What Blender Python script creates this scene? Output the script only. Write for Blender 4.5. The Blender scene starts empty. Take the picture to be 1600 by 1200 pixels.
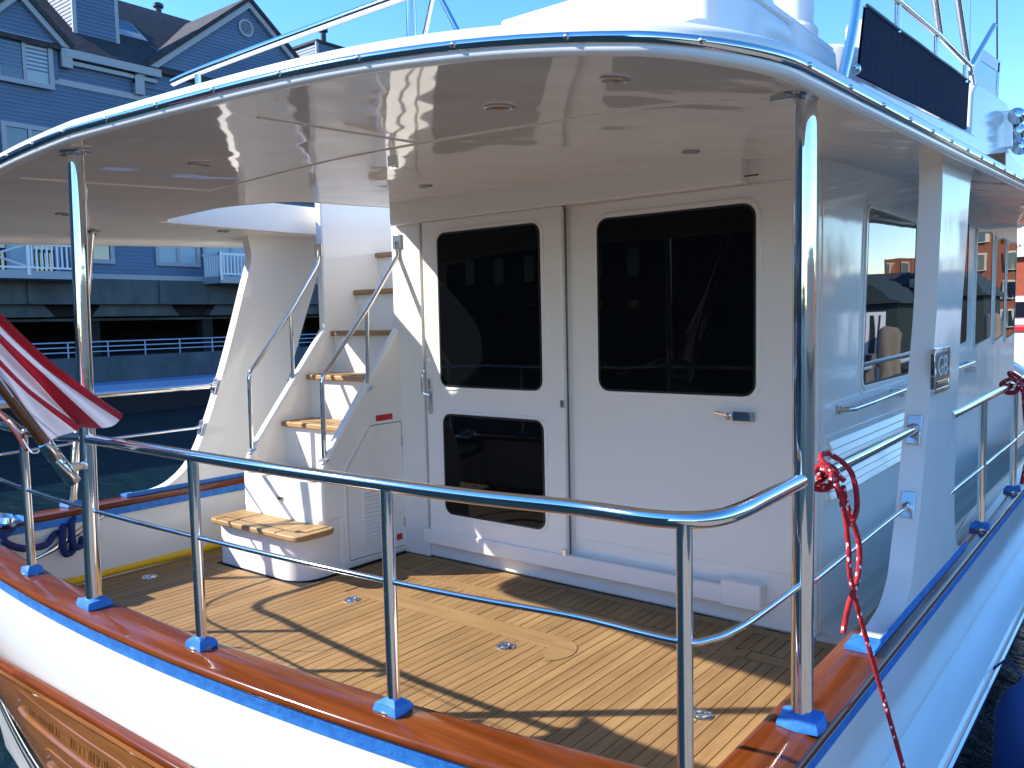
import bpy, bmesh, math, random
from math import sin, cos, pi, radians, sqrt, atan2
from mathutils import Vector, Matrix, geometry
random.seed(7)
sc = bpy.context.scene
col = sc.collection
# ---------------------------------------------------------------- camera
cd = bpy.data.cameras.new("camera"); cam = bpy.data.objects.new("camera", cd); col.objects.link(cam)
Rm = ((0.78513, 0.618951, -0.021694), (0.031234, -0.074555, -0.996728), (-0.618543, 0.781883, -0.077868))
X, Y, Z = Vector(Rm[0]), -Vector(Rm[1]), -Vector(Rm[2])
M = Matrix((X, Y, Z)).transposed().to_4x4(); M.translation = (0, 0, 1.4)
cam.matrix_world = M
cd.sensor_width = 36; cd.lens = 1305.3 / 1600 * 36; cd.clip_start = .02; cd.clip_end = 3000
sc.camera = cam
# ---------------------------------------------------------------- light
TO_SUN = Vector((-1.15, -.868, 1.0)).normalized()
EL = math.asin(TO_SUN.z); ROT = atan2(TO_SUN.x, TO_SUN.y)
w = bpy.data.worlds.new("World"); sc.world = w; w.use_nodes = True
nt = w.node_tree; bg = nt.nodes["Background"]
sky = nt.nodes.new("ShaderNodeTexSky"); sky.sky_type = 'NISHITA'; sky.sun_disc = False
sky.sun_elevation = EL; sky.sun_rotation = ROT; sky.air_density = 1.0; sky.dust_density = .0; sky.ozone_density = 3.0
hs = nt.nodes.new('ShaderNodeHueSaturation'); hs.inputs['Saturation'].default_value = 1.28; hs.inputs['Hue'].default_value = .506
nt.links.new(sky.outputs[0], hs.inputs['Color']); nt.links.new(hs.outputs[0], bg.inputs[0]); bg.inputs[1].default_value = .145
sl = bpy.data.lights.new("sun", 'SUN'); sl.energy = 3.55; sl.angle = radians(.55); sl.color = (1, .955, .88)
so = bpy.data.objects.new("sun", sl); col.objects.link(so)
so.rotation_euler = TO_SUN.to_track_quat('Z', 'Y').to_euler(); so.location = (-20, -15, 20)
vs = sc.view_settings; vs.view_transform = 'Standard'; vs.look = 'None'; vs.gamma = 1; vs.use_curve_mapping = False
vs.exposure = 1.42
sc.cycles.max_bounces = 12; sc.cycles.glossy_bounces = 6; sc.cycles.diffuse_bounces = 8
# ---------------------------------------------------------------- materials
def mat(name, c, rough=.5, metal=0, spec=.5, coat=0, ior=1.5):
    m = bpy.data.materials.new(name); m.use_nodes = True
    b = m.node_tree.nodes["Principled BSDF"]
    b.inputs["Base Color"].default_value = (*c, 1); b.inputs["Roughness"].default_value = rough
    b.inputs["Metallic"].default_value = metal; b.inputs["Specular IOR Level"].default_value = spec
    b.inputs["Coat Weight"].default_value = coat; b.inputs["Coat Roughness"].default_value = .04
    b.inputs["IOR"].default_value = ior
    return m
def N(m, t, **k):
    n = m.node_tree.nodes.new(t)
    for a, v in k.items(): setattr(n, a, v)
    return n
def L(m, a, b): m.node_tree.links.new(a, b)
def B(m): return m.node_tree.nodes["Principled BSDF"]
def pos(m, scale=(1, 1, 1), rnd=0):
    g = N(m, "ShaderNodeNewGeometry"); mp = N(m, "ShaderNodeMapping"); mp.inputs["Scale"].default_value = scale
    L(m, g.outputs["Position"], mp.inputs["Vector"])
    if rnd:
        oi = N(m, "ShaderNodeObjectInfo"); mu = N(m, "ShaderNodeMath", operation='MULTIPLY'); mu.inputs[1].default_value = rnd
        L(m, oi.outputs["Random"], mu.inputs[0]); L(m, mu.outputs[0], mp.inputs["Location"])
    return mp.outputs[0]
def noise(m, vec, scale, detail=4, rough=.55):
    n = N(m, "ShaderNodeTexNoise"); n.inputs["Scale"].default_value = scale; n.inputs["Detail"].default_value = detail
    n.inputs["Roughness"].default_value = rough; L(m, vec, n.inputs["Vector"]); return n.outputs["Fac"]
def ramp(m, f, stops):
    r = N(m, "ShaderNodeValToRGB"); e = r.color_ramp.elements
    while len(e) < len(stops): e.new(.5)
    for i, (p, c) in enumerate(stops): e[i].position = p; e[i].color = (*c, 1)
    L(m, f, r.inputs[0]); return r.outputs[0]
def bump(m, h, strength, dist):
    b = N(m, "ShaderNodeBump"); b.inputs["Strength"].default_value = strength; b.inputs["Distance"].default_value = dist
    L(m, h, b.inputs["Height"]); L(m, b.outputs[0], B(m).inputs["Normal"]); return b
def mul(m, a, b):
    x = N(m, "ShaderNodeMix", data_type='RGBA', blend_type='MULTIPLY'); x.inputs[0].default_value = 1
    L(m, a, x.inputs[6])
    if isinstance(b, tuple): x.inputs[7].default_value = (*b, 1)
    else: L(m, b, x.inputs[7])
    return x.outputs[2]

def wavy(m, scale, dist):       # slight unfairness of moulded fibreglass
    bump(m, noise(m, pos(m), scale, 1.5), 1.0, dist)
gel = mat("white_gelcoat", (.80, .785, .75), .10, coat=.0)
L(gel, ramp(gel, noise(gel, pos(gel), 2.2, 5), [(.3, (.84, .81, .75)), (.7, (.87, .84, .785))]), B(gel).inputs["Base Color"])
wavy(gel, 3.0, .0035)
ceilm = mat("ceiling_gelcoat", (.86, .845, .82), .05, spec=.7); wavy(ceilm, 2.2, .010)
hullm = mat("hull_paint", (.82, .82, .80), .12); wavy(hullm, 2.0, .004)
cream = mat("cream_nonskid", (.62, .58, .50), .55)
bump(cream, noise(cream, pos(cream), 260, 2), .4, .002)
creamw = mat("cream_gelcoat", (.78, .755, .69), .2); wavy(creamw, 3, .003)
steel = mat("polished_stainless", (.80, .79, .77), .06, 1)
bump(steel, noise(steel, pos(steel), 14, 2), .25, .0012)
steelb = mat("brushed_chrome", (.62, .62, .63), .22, 1)
black = mat("black_caulk", (.018, .015, .013), .75)
glass = mat("tinted_glass", (.003, .004, .005), .015, spec=.15)
sglass = mat("side_window_glass", (.006, .008, .012), .012, spec=.8, ior=1.75)
bump(sglass, noise(sglass, pos(sglass), 2.5, 1), .5, .002)
bez = mat("lamp_bezel", (.42, .42, .42), .35, .8)
lensm = mat("lamp_lens", (.16, .16, .16), .35)
gask_gap = mat("black_gasket_gap", (.012, .012, .013), .4)
tape = mat("blue_masking_tape", (.020, .14, .50), .62)
L(tape, ramp(tape, noise(tape, pos(tape), 25, 4), [(.3, (.014, .135, .46)), (.7, (.034, .22, .62))]), B(tape).inputs["Base Color"])
bump(tape, noise(tape, pos(tape), 60, 3), .5, .004)
red = mat("red_label", (.55, .02, .02), .4)
navy = mat("navy_canvas", (.010, .014, .040), .85, spec=.2)
bump(navy, noise(navy, pos(navy, (8, 8, 1)), 9, 3), .6, .02)
def woodm(name, axis, stops, rough, coat, rnd=0, var=0, fine=1.0):
    m = mat(name, stops[0][1], rough, coat=coat)
    s = {'x': (2.2, 42, 42), 'y': (42, 2.2, 42), 'z': (42, 42, 2.2)}[axis]
    s = tuple(v * fine for v in s)
    v = pos(m, s, rnd); n = noise(m, v, 1.0, 6, .62)
    c = ramp(m, n, stops)
    big = ramp(m, noise(m, pos(m), 1.6, 4), [(.3, (.82, .80, .78)), (.72, (1.08, 1.06, 1.05))])
    c = mul(m, c, big)
    if var:
        oi = N(m, "ShaderNodeObjectInfo")
        c = mul(m, c, ramp(m, oi.outputs["Random"], [(0, (1 - var, 1 - var * 1.15, 1 - var * 1.35)), (.5, (1, .97, .93)), (1, (1 + var, 1 + var, 1 + var * .9))]))
    L(m, c, B(m).inputs["Base Color"]); bump(m, n, .25, .0012)
    return m
deckw = woodm("teak_deck", 'y', [(.25, (.21, .118, .044)), (.5, (.305, .18, .071)), (.78, (.385, .242, .104))], .62, 0, 37, .12)
deckx = woodm("teak_deck_crosswise", 'x', [(.25, (.235, .132, .052)), (.5, (.32, .192, .079)), (.78, (.385, .242, .106))], .62, 0, 37, .08)
treadw = woodm("teak_tread", 'x', [(.25, (.30, .17, .065)), (.5, (.40, .245, .10)), (.78, (.47, .31, .145))], .55, 0, 11, .12)
varn = woodm("varnished_cap_rail", 'x', [(.15, (.065, .014, .004)), (.5, (.15, .034, .007)), (.85, (.26, .068, .014))], .2, .35, fine=.8)
B(varn).inputs["Specular IOR Level"].default_value = .3; B(varn).inputs["Roughness"].default_value = .13; B(varn).inputs["Coat Weight"].default_value = .12
varny = woodm("varnished_cap_rail_side", 'y', [(.15, (.065, .014, .004)), (.5, (.15, .034, .007)), (.85, (.26, .068, .014))], .2, .35, fine=.8)
B(varny).inputs["Specular IOR Level"].default_value = .3; B(varny).inputs["Roughness"].default_value = .13; B(varny).inputs["Coat Weight"].default_value = .12
B(varny).inputs["Coat Weight"].default_value = .15; B(varny).inputs["Specular IOR Level"].default_value = .35
trans = woodm("varnished_transom", 'x', [(.15, (.14, .048, .010)), (.5, (.25, .090, .018)), (.85, (.35, .14, .032))], .14, .5, fine=.7)
staffw = woodm("varnished_staff", 'z', [(.2, (.12, .028, .008)), (.5, (.20, .048, .013)), (.8, (.27, .075, .022))], .2, 1)
ropem = mat("red_rope", (.42, .012, .02), .8)
vr = N(ropem, "ShaderNodeTexVoronoi"); vr.inputs["Scale"].default_value = 75; L(ropem, pos(ropem, (1, 1, .55)), vr.inputs["Vector"])
L(ropem, ramp(ropem, vr.outputs["Distance"], [(.0, (.85, .80, .78)), (.20, (.80, .7, .7)), (.27, (.42, .010, .018)), (1, (.30, .006, .012))]), B(ropem).inputs["Base Color"])
bump(ropem, vr.outputs["Distance"], .8, .004)
yel = mat("yellow_hose", (.80, .47, .01), .42)
bluer = mat("navy_rope", (.010, .025, .12), .85); bump(bluer, noise(bluer, pos(bluer), 160, 2), 1, .003)
# wharf side
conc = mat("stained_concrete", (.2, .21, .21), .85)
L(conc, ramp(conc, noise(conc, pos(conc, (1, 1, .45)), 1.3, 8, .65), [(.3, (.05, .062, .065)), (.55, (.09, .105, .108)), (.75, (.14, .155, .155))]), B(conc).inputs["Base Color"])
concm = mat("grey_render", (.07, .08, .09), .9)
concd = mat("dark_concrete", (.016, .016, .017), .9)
clap = mat("blue_clapboard", (.15, .225, .33), .6)
L(clap, ramp(clap, noise(clap, pos(clap, (1, .3, 1)), 1.2, 6), [(.3, (.078, .130, .215)), (.7, (.112, .176, .275))]), B(clap).inputs["Base Color"])
trim = mat("pale_trim", (.36, .38, .40), .6)
shing = mat("roof_shingles", (.035, .033, .036), .85)
L(shing, ramp(shing, noise(shing, pos(shing), 3.5, 8, .7), [(.3, (.018, .017, .02)), (.7, (.06, .056, .06))]), B(shing).inputs["Base Color"])
wpane = mat("window_glass", (.01, .016, .024), .03, spec=.8, ior=1.7)
curt = mat("drawn_blind", (.42, .50, .52), .7)
rail_b = mat("pale_blue_rail", (.34, .44, .55), .5)
pontm = mat("pale_blue_fender_board", (.17, .29, .48), .5)
def brickm(name, c1, c2):
    m = mat(name, c1, .85); L(m, ramp(m, noise(m, pos(m, (1, 1, 2)), 2.0, 7, .7), [(.3, c2), (.7, c1)]), B(m).inputs["Base Color"]); return m
brick1 = brickm("red_brick", (.40, .085, .035), (.30, .06, .028))
brick2 = brickm("brown_brick", (.30, .095, .045), (.22, .07, .035))
stone = mat("cream_stone", (.62, .56, .44), .7)
dgreen = mat("dark_green_boards", (.018, .032, .026), .7)
pile = woodm("weathered_pile", 'z', [(.2, (.10, .085, .065)), (.5, (.17, .15, .12)), (.8, (.24, .21, .17))], .9, 0, fine=.3)
dockw = woodm("weathered_dock", 'y', [(.2, (.13, .115, .095)), (.5, (.2, .18, .15)), (.8, (.27, .25, .21))], .9, 0, fine=.3)
seatm = mat("cream_vinyl", (.62, .58, .50), .45)
clearv = mat("clear_vinyl", (.8, .86, .9), .05)
B(clearv).inputs["Transmission Weight"].default_value = .9
orange = mat("teak_box_varnish", (.30, .10, .03), .3, coat=.6)
white = mat("white_paint", (.8, .8, .8), .35)
blackp = mat("black_paint", (.02, .02, .02), .4)
dark_in = mat("black_stripe", (.01, .02, .022), .3)
flagm = mat("flag_cloth", (.5, .02, .04), .75)
uv = N(flagm, "ShaderNodeUVMap"); sp = N(flagm, "ShaderNodeSeparateXYZ"); L(flagm, uv.outputs[0], sp.inputs[0])
def mth(m, op, a, b=None):
    n = N(m, "ShaderNodeMath", operation=op)
    for i, q in enumerate((a, b)):
        if q is None: continue
        if isinstance(q, (int, float)): n.inputs[i].default_value = q
        else: L(m, q, n.inputs[i])
    return n.outputs[0]
st = mth(flagm, 'GREATER_THAN', mth(flagm, 'FRACT', mth(flagm, 'MULTIPLY', sp.outputs[1], 6.5)), .5)
cant = mth(flagm, 'MULTIPLY', mth(flagm, 'LESS_THAN', sp.outputs[1], 7 / 13), mth(flagm, 'LESS_THAN', sp.outputs[0], .4))
mx = N(flagm, "ShaderNodeMix", data_type='RGBA'); L(flagm, st, mx.inputs[0]); mx.inputs[6].default_value = (.36, .006, .018, 1); mx.inputs[7].default_value = (.76, .74, .80, 1)
mx2 = N(flagm, "ShaderNodeMix", data_type='RGBA'); L(flagm, cant, mx2.inputs[0]); L(flagm, mx.outputs[2], mx2.inputs[6]); mx2.inputs[7].default_value = (.012, .02, .10, 1)
L(flagm, mx2.outputs[2], B(flagm).inputs["Base Color"])
B(flagm).inputs["Sheen Weight"].default_value = .2
bump(flagm, noise(flagm, pos(flagm), 18, 3), .4, .012)
tr = N(flagm, "ShaderNodeBsdfTranslucent"); L(flagm, mx2.outputs[2], tr.inputs[0])
ms = N(flagm, "ShaderNodeMixShader"); ms.inputs[0].default_value = .14
L(flagm, B(flagm).outputs[0], ms.inputs[1]); L(flagm, tr.outputs[0], ms.inputs[2])
L(flagm, ms.outputs[0], flagm.node_tree.nodes["Material Output"].inputs[0])
water = mat("harbour_water", (.006, .020, .024), .03, ior=1.33)
wn = noise(water, pos(water, (1, 1.6, 1)), 2.0, 6, .6); bump(water, wn, 1.0, .22); B(water).inputs['Specular IOR Level'].default_value = .42

# ---------------------------------------------------------------- mesh helpers
WM = {}
def link(name, data, parent=None, loc=(0, 0, 0)):
    o = bpy.data.objects.new(name, data); col.objects.link(o)
    o.location = loc
    if parent is not None:
        o.parent = parent; o.matrix_parent_inverse = WM[parent].inverted()
    WM[o] = Matrix.Translation(loc)
    return o
def thing(name, loc, label, cat, group=None):
    o = link(name, None, None, loc); o.empty_display_size = .1
    return tag(o, label, cat, group)
def tag(o, label, cat, group=None):
    o["label"] = label; o["category"] = cat
    if group: o["group"] = group
    return o
class MB:
    def __init__(s): s.v = []; s.f = []
    def add(s, vs, fs):
        n = len(s.v); s.v += [tuple(v) for v in vs]; s.f += [tuple(i + n for i in f) for f in fs]; return s
    def box(s, x0, x1, y0, y1, z0, z1):
        return s.add([(x0, y0, z0), (x1, y0, z0), (x1, y1, z0), (x0, y1, z0), (x0, y0, z1), (x1, y0, z1), (x1, y1, z1), (x0, y1, z1)],
                     [(0, 3, 2, 1), (4, 5, 6, 7), (0, 1, 5, 4), (1, 2, 6, 5), (2, 3, 7, 6), (3, 0, 4, 7)])
    def prism(s, poly, axis, a, b):        # poly of 2-D points extruded along an axis
        n = len(poly)
        def p(q, t): return {'x': (t, q[0], q[1]), 'y': (q[0], t, q[1]), 'z': (q[0], q[1], t)}[axis]
        vs = [p(q, a) for q in poly] + [p(q, b) for q in poly]
        fs = [tuple(range(n))[::-1], tuple(range(n, 2 * n))] + [(i, (i + 1) % n, n + (i + 1) % n, n + i) for i in range(n)]
        return s.add(vs, fs)
    def loft(s, rings, closed=True, caps=True):
        n = len(rings[0]); vs = [p for r in rings for p in r]; fs = []
        for k in range(len(rings) - 1):
            for i in range(n if closed else n - 1):
                j = (i + 1) % n; fs.append((k * n + i, k * n + j, (k + 1) * n + j, (k + 1) * n + i))
        if caps and closed: fs += [tuple(range(n))[::-1], tuple(range((len(rings) - 1) * n, len(rings) * n))]
        return s.add(vs, fs)
    def tube(s, path, r, n=12, caps=True):
        P = [Vector(p) for p in path]; rs = r if isinstance(r, (list, tuple)) else [r] * len(P)
        rings = []; up = None
        for i, p in enumerate(P):
            t = (P[min(i + 1, len(P) - 1)] - P[max(i - 1, 0)]).normalized()
            if up is None: up = Vector((0, 0, 1)) if abs(t.z) < .9 else Vector((0, 1, 0))
            a = (up - t * up.dot(t)).normalized(); up = a; b = t.cross(a)
            rings.append([p + rs[i] * (a * cos(2 * pi * k / n) + b * sin(2 * pi * k / n)) for k in range(n)])
        return s.loft(rings, True, caps)
    def lathe(s, c, axis, prof, n=20):     # prof: (radius, distance along axis)
        t = Vector(axis).normalized(); u = (Vector((0, 0, 1)) if abs(t.z) < .9 else Vector((0, 1, 0)))
        a = (u - t * u.dot(t)).normalized(); b = t.cross(a); c = Vector(c)
        return s.loft([[c + t * d + r * (a * cos(2 * pi * k / n) + b * sin(2 * pi * k / n)) for k in range(n)] for r, d in prof])
    def mesh(s, name, m, ang=35):
        me = bpy.data.meshes.new(name); me.from_pydata(s.v, [], s.f); me.materials.append(m)
        bm = bmesh.new(); bm.from_mesh(me); bmesh.ops.recalc_face_normals(bm, faces=bm.faces); bm.to_mesh(me); bm.free()
        if ang:
            me.polygons.foreach_set("use_smooth", [True] * len(me.polygons)); me.set_sharp_from_angle(angle=radians(ang))
        return me
    def build(s, name, m, parent=None, ang=35, bevel=0, seg=2, kind=None):
        o = link(name, s.mesh(name, m, ang), parent)
        if bevel:
            b = o.modifiers.new("bevel", 'BEVEL'); b.width = bevel; b.segments = seg; b.limit_method = 'ANGLE'; b.angle_limit = radians(40); b.harden_normals = True
        if kind: o["kind"] = kind
        return o
def bx(name, m, parent, *a, bevel=0, seg=2): return MB().box(*a).build(name, m, parent, bevel=bevel, seg=seg)
def tb(name, m, parent, path, r, n=12): return MB().tube(path, r, n).build(name, m, parent, 50)
def catmull(pts, k=8):
    P = [Vector(p) for p in pts]; out = []
    for i in range(len(P) - 1):
        a, b, c, d = P[max(i - 1, 0)], P[i], P[i + 1], P[min(i + 2, len(P) - 1)]
        for j in range(k):
            t = j / k; out.append(.5 * ((2 * b) + (c - a) * t + (2 * a - 5 * b + 4 * c - d) * t * t + (3 * b - a - 3 * c + d) * t ** 3))
    return out + [P[-1]]
def fillet(pts, r, k=6):                 # rounded corners on a polyline (open)
    P = [Vector(p) for p in pts]; out = [P[0]]
    for i in range(1, len(P) - 1):
        u = (P[i - 1] - P[i]); v = (P[i + 1] - P[i]); rr = min(r, u.length * .49, v.length * .49)
        a = P[i] + u.normalized() * rr; b = P[i] + v.normalized() * rr
        for j in range(k + 1):
            t = j / k; out.append(a * (1 - t) ** 2 + P[i] * 2 * t * (1 - t) + b * t * t)
    return out + [P[-1]]
def rrect(a0, a1, b0, b1, r, k=6):
    out = []
    for ca, cb, s0 in ((a1 - r, b1 - r, 0), (a0 + r, b1 - r, pi / 2), (a0 + r, b0 + r, pi), (a1 - r, b0 + r, 3 * pi / 2)):
        for j in range(k + 1): t = s0 + j / k * pi / 2; out.append((ca + r * cos(t), cb + r * sin(t)))
    return out
def roundpoly(pts, r, k=5):
    n = len(pts); out = []
    for i in range(n):
        p = Vector(pts[i]); u = Vector(pts[i - 1]) - p; v = Vector(pts[(i + 1) % n]) - p
        rr = min(r, u.length * .45, v.length * .45); a = p + u.normalized() * rr; b = p + v.normalized() * rr
        for j in range(k + 1):
            t = j / k; q = a * (1 - t) ** 2 + p * 2 * t * (1 - t) + b * t * t; out.append((q.x, q.y))
    return out
def ring2(outer, inner, axis, a, b):     # flat ring between two outlines with equal counts
    def p(q, t): return {'x': (t, q[0], q[1]), 'y': (q[0], t, q[1]), 'z': (q[0], q[1], t)}[axis]
    n = len(outer)
    return MB().loft([[p(q, a) for q in outer], [p(q, b) for q in outer], [p(q, b) for q in inner], [p(q, a) for q in inner], [p(q, a) for q in outer]], True, False)
def insetpoly(poly, d):                  # approximate inset of a convex outline
    c = Vector((sum(p[0] for p in poly) / len(poly), sum(p[1] for p in poly) / len(poly))); n = len(poly); out = []
    for i in range(n):
        a = Vector(poly[i - 1]); b = Vector(poly[(i + 1) % n]); t = (b - a)
        nn = Vector((-t.y, t.x)).normalized() if t.length > 0 else Vector((0, 0)); p = Vector(poly[i])
        if nn.dot(c - p) < 0: nn = -nn
        out.append(tuple(p + nn * d))
    return out
def textmesh(txt, size, ext):
    cu = bpy.data.curves.new("t", 'FONT'); cu.body = txt; cu.size = size; cu.extrude = ext; cu.align_x = 'CENTER'; cu.align_y = 'CENTER'
    o = bpy.data.objects.new("t", cu); col.objects.link(o); bpy.context.view_layer.update()
    me = bpy.data.meshes.new_from_object(o.evaluated_get(bpy.context.evaluated_depsgraph_get())); bpy.data.objects.remove(o); return me

# ================================================================ SETTING
XC = -2.7; ZW = -1.0
def plane(name, m, x0, x1, y0, y1, z):
    o = MB().add([(x0, y0, z), (x1, y0, z), (x1, y1, z), (x0, y1, z)], [(0, 1, 2, 3)]).build(name, m, None, 0); o["kind"] = "structure"; return o
plane("water", water, -700, 700, -700, 900, ZW)
MB().box(-900, 900, -900, 1100, -9, -8).build("seabed", concd, None, 0)["kind"] = "structure"

hl = MB(); ring = []
for i in range(97):
    a = i / 96 * 2 * pi; h = 14 + 9 * sin(a * 5) * sin(a * 3 + 1) + random.uniform(0, 5)
    ring.append([(420 * cos(a), 420 * sin(a), -3), (430 * cos(a), 430 * sin(a), h), (560 * cos(a), 560 * sin(a), h * 1.25), (640 * cos(a), 640 * sin(a), -3)])
ring[-1] = ring[0]
o = hl.loft(ring, False).build("added_hill_ring", mat("added_hill_ground", (.06, .075, .06), .9), None, 0); o["kind"] = "structure"  # unseen hill ring, added to hide the bright horizon in reflections

# ================================================================ THE YACHT
yacht = thing("motor_yacht", (XC, 1.3, ZW), "white motor yacht with teak cockpit, stairs and polished stainless rails", "yacht")
HB = 2.08
def halfbeam(y):
    if y < 7: return HB
    return HB * max(0.02, 1 - ((y - 7) / 7.2) ** 2.2)
def outer_half():                        # starboard half outline from centre aft, corner, to the bow, as (dx, y)
    pts = []
    for i in range(30): dx = 1.87 * i / 29; pts.append((dx, 1.27 + .043 * dx * dx))
    y0 = 1.27 + .043 * 1.87 ** 2
    for i in range(1, 13):
        t = i / 12 * pi / 2; pts.append((1.87 + .21 * sin(t), y0 + .035 + .20 * (1 - cos(t)) - .035 * (1 - i / 12)))
    y = pts[-1][1]
    for i in range(1, 45): yy = y + (14.0 - y) * i / 44; pts.append((halfbeam(yy), yy))
    return pts
OH = outer_half()
def offs(h, d):                          # inset of a half outline by d (inwards)
    out = []
    for i, p in enumerate(h):
        a = Vector(h[i - 1]) if i else Vector((-h[1][0], h[1][1])); b = Vector(h[min(i + 1, len(h) - 1)])
        t = (b - a).normalized(); n = Vector((-t.y, t.x)); q = Vector(p) + n * d; out.append((max(q.x, 0.0), q.y))
    return out
def full(h): return [(XC - x, y) for x, y in h[:0:-1]] + [(XC + x, y) for x, y in h]   # port bow -> stern -> starboard bow
def along_stern_(x, inset, z):
    P = full(offs(OH, inset))
    for a, b in zip(P, P[1:]):
        if a[0] <= x <= b[0]:
            t = (x - a[0]) / (b[0] - a[0] + 1e-9); return (x, a[1] + t * (b[1] - a[1]), z)
def sweep(prof, closed=False, trimy=None, half=None, zf=None):
    # prof: list of (inset, z); loft along the outline
    cols = []
    for d, z in prof:
        P = full(offs(OH, d)); cols.append([(x, y, z + (zf(x, y) if zf else 0)) for x, y in P])
    n = len(cols[0]); idx = list(range(n))
    base = full(OH)
    if trimy is not None: idx = [i for i in idx if base[i][1] <= trimy]
    if half == 's': idx = [i for i in idx if base[i][0] > XC + HB - .12]
    if half == 'p': idx = [i for i in idx if base[i][0] < XC - HB + .12]
    if half == 't': idx = [i for i in idx if base[i][1] < 1.46]
    return [[c[i] for c in cols] for i in idx]
sheer = lambda x, y: .035 * max(0, y - 7) ** 1.4
MB().loft(sweep([(.004, .385), (.010, .25), (.024, .12), (.045, -.02), (.088, -.105), (.10, -.30), (.16, -.7), (.40, -1.3)], zf=lambda x, y: .6 * sheer(x, y)), False).build("hull", hullm, yacht, 60)
# inner bulwark of the cockpit
MB().loft(sweep([(.125, .384), (.13, 0.0)], trimy=9), False).build("bulwark_liner", creamw, yacht, 60)
# moulded cap rail, varnished
cap = MB(); capx = MB(); prof = [(.128, .386), (.134, .40), (.13, .416), (.115, .421), (.02, .421), (.008, .414), (.002, .414), (-.008, .409), (-.012, .400), (-.010, .390), (-.004, .385), (0.012, .3845)]
for half, mb in (('t', capx),):
    pass
rings = sweep(prof, zf=sheer); base = full(OH)
iT = [i for i in range(len(base)) if base[i][1] < 1.60]
iS = [i for i in range(len(base)) if base[i][0] > XC and base[i][1] >= 1.46]; iS = [i for i in iS if i >= iT[-1]]
iP = [i for i in range(len(base)) if i <= iT[0]]
capx.loft([rings[i] for i in iT], True).build("cap_rail", varn, yacht, 45)
MB().loft([rings[i] for i in iS], True).build("cap_rail", varny, yacht, 45)
MB().loft([rings[i] for i in iP], True).build("cap_rail", varny, yacht, 45)
# blue masking tape
MB().loft(sweep([(-.004, .3845), (-.003, .376), (.0005, .366), (.0025, .340)], trimy=6.8), False).build("masking_tape", tape, yacht, 60)
MB().loft(sweep([(.1285, .384), (.134, .365), (.134, .345)], trimy=8, half='p'), False).build("masking_tape", tape, yacht, 60)
MB().loft([[along_stern_(x, .0005 - i * .001, .342 - i * .018) for x in (-3.885, -3.850)] for i in range(5)], False, False).build('masking_tape', tape, yacht, 60)
# rubbing guard ledge along the sides
for half in 'sp':
    MB().loft(sweep([(.095, -.085), (.075, -.098), (-.055, -.112), (-.066, -.122), (-.07, -.18), (.02, -.20), (.10, -.21)], half=half, trimy=13), False).build("rubbing_guard", hullm, yacht, 30)
    MB().loft(sweep([(-.070, -.146), (-.080, -.152), (-.080, -.168), (-.070, -.174)], half=half, trimy=13), False).build("guard_strip", steelb, yacht, 30)
    MB().loft(sweep([(.10, -.205), (.108, -.32), (.15, -.50)], half=half, trimy=13), False).build("boot_topping", navy, yacht, 30)
# varnished transom with mouldings
def crown(x): return -.045 * (x - XC) ** 2
def zlow(x): return -.50 + .12 * (x - XC) ** 2
def stern_band(prof, name, m, zf, ang=50):
    cols = []
    for d, z in prof: cols.append([(x, y, z + zf(x)) for x, y in full(offs(OH, d))])
    idx = [i for i, p in enumerate(full(OH)) if p[1] < 1.47]
    return MB().loft([[c[i] for c in cols] for i in idx], False).build(name, m, yacht, ang)
stern_band([(.030, .063), (.006, .060), (-.002, .050), (.0, .036), (.016, .027), (.026, .026)], "transom_moulding", varn, crown)
stern_band([(.026, .027), (.010, .025), (.003, .014), (.007, .004), (.024, -.002)], "transom_bead", trans, crown)
tp = [[(x, y, z) for (x, y), z in zip(full(offs(OH, d)), [k(q[0]) for q in full(OH)])] for d, k in
      ((.022, lambda x: crown(x) + .004), (.024, lambda x: crown(x) - .05), (.036, lambda x: -.15 + crown(x) * .5), (.055, lambda x: (zlow(x) - .25) / 2), (.075, zlow))]
idx = [i for i, p in enumerate(full(OH)) if p[1] < 1.47]
MB().loft([[c[i] for c in tp] for i in idx], False).build("transom_panel", trans, yacht, 50)
stern_band([(.060, .002), (.058, -.012), (.066, -.05), (.09, -.13), (.13, -.4)], "counter", hullm, zlow)
for zz in (0.0, -.075):
    stern_band([(.056 + abs(zz) * .2, zz - .004), (.056 + abs(zz) * .2, zz - .022)], "pinstripe", dark_in, zlow)
def along_stern(x, inset, z):            # point on the outline at a given x
    P = full(offs(OH, inset))
    for a, b in zip(P, P[1:]):
        if a[0] <= x <= b[0]:
            t = (x - a[0]) / (b[0] - a[0] + 1e-9); return Vector((x, a[1] + t * (b[1] - a[1]), z))
    return Vector((x, P[0][1], z))
def nameboard(x0, x1, z0, z1, d):
    rings = []; n = 28
    for i in range(n + 1):
        x = x0 + (x1 - x0) * i / n; e = min(1, min(i, n - i) / 2.0 + .25)
        zc = (z0 + z1) / 2; hz = (z1 - z0) / 2 * (0.72 + .28 * e)
        prof = [(d + .012, -hz), (d - .004, -hz), (d - .014, -hz + .006), (d - .014, -hz + .011), (d - .004, -hz + .017), (d - .004, hz - .017), (d - .014, hz - .011), (d - .014, hz - .006), (d - .004, hz), (d + .012, hz)]
        rings.append([along_stern(x, q, zc + w_) for q, w_ in prof])
    o = MB().loft(rings, True).build("name_board", trans, yacht, 30)
    for i in (0.012, .988):
        x = x0 + (x1 - x0) * i
        MB().lathe(along_stern(x, d - .002, (z0 + z1) / 2), (0, -1, 0), [(.001, .012), (.005, .009), (.007, 0), (.007, -.01)], 10).build("board_screw", steel, o)
    return o
nb1 = nameboard(-3.70, -2.70, -.185, -.065, .036)
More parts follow.
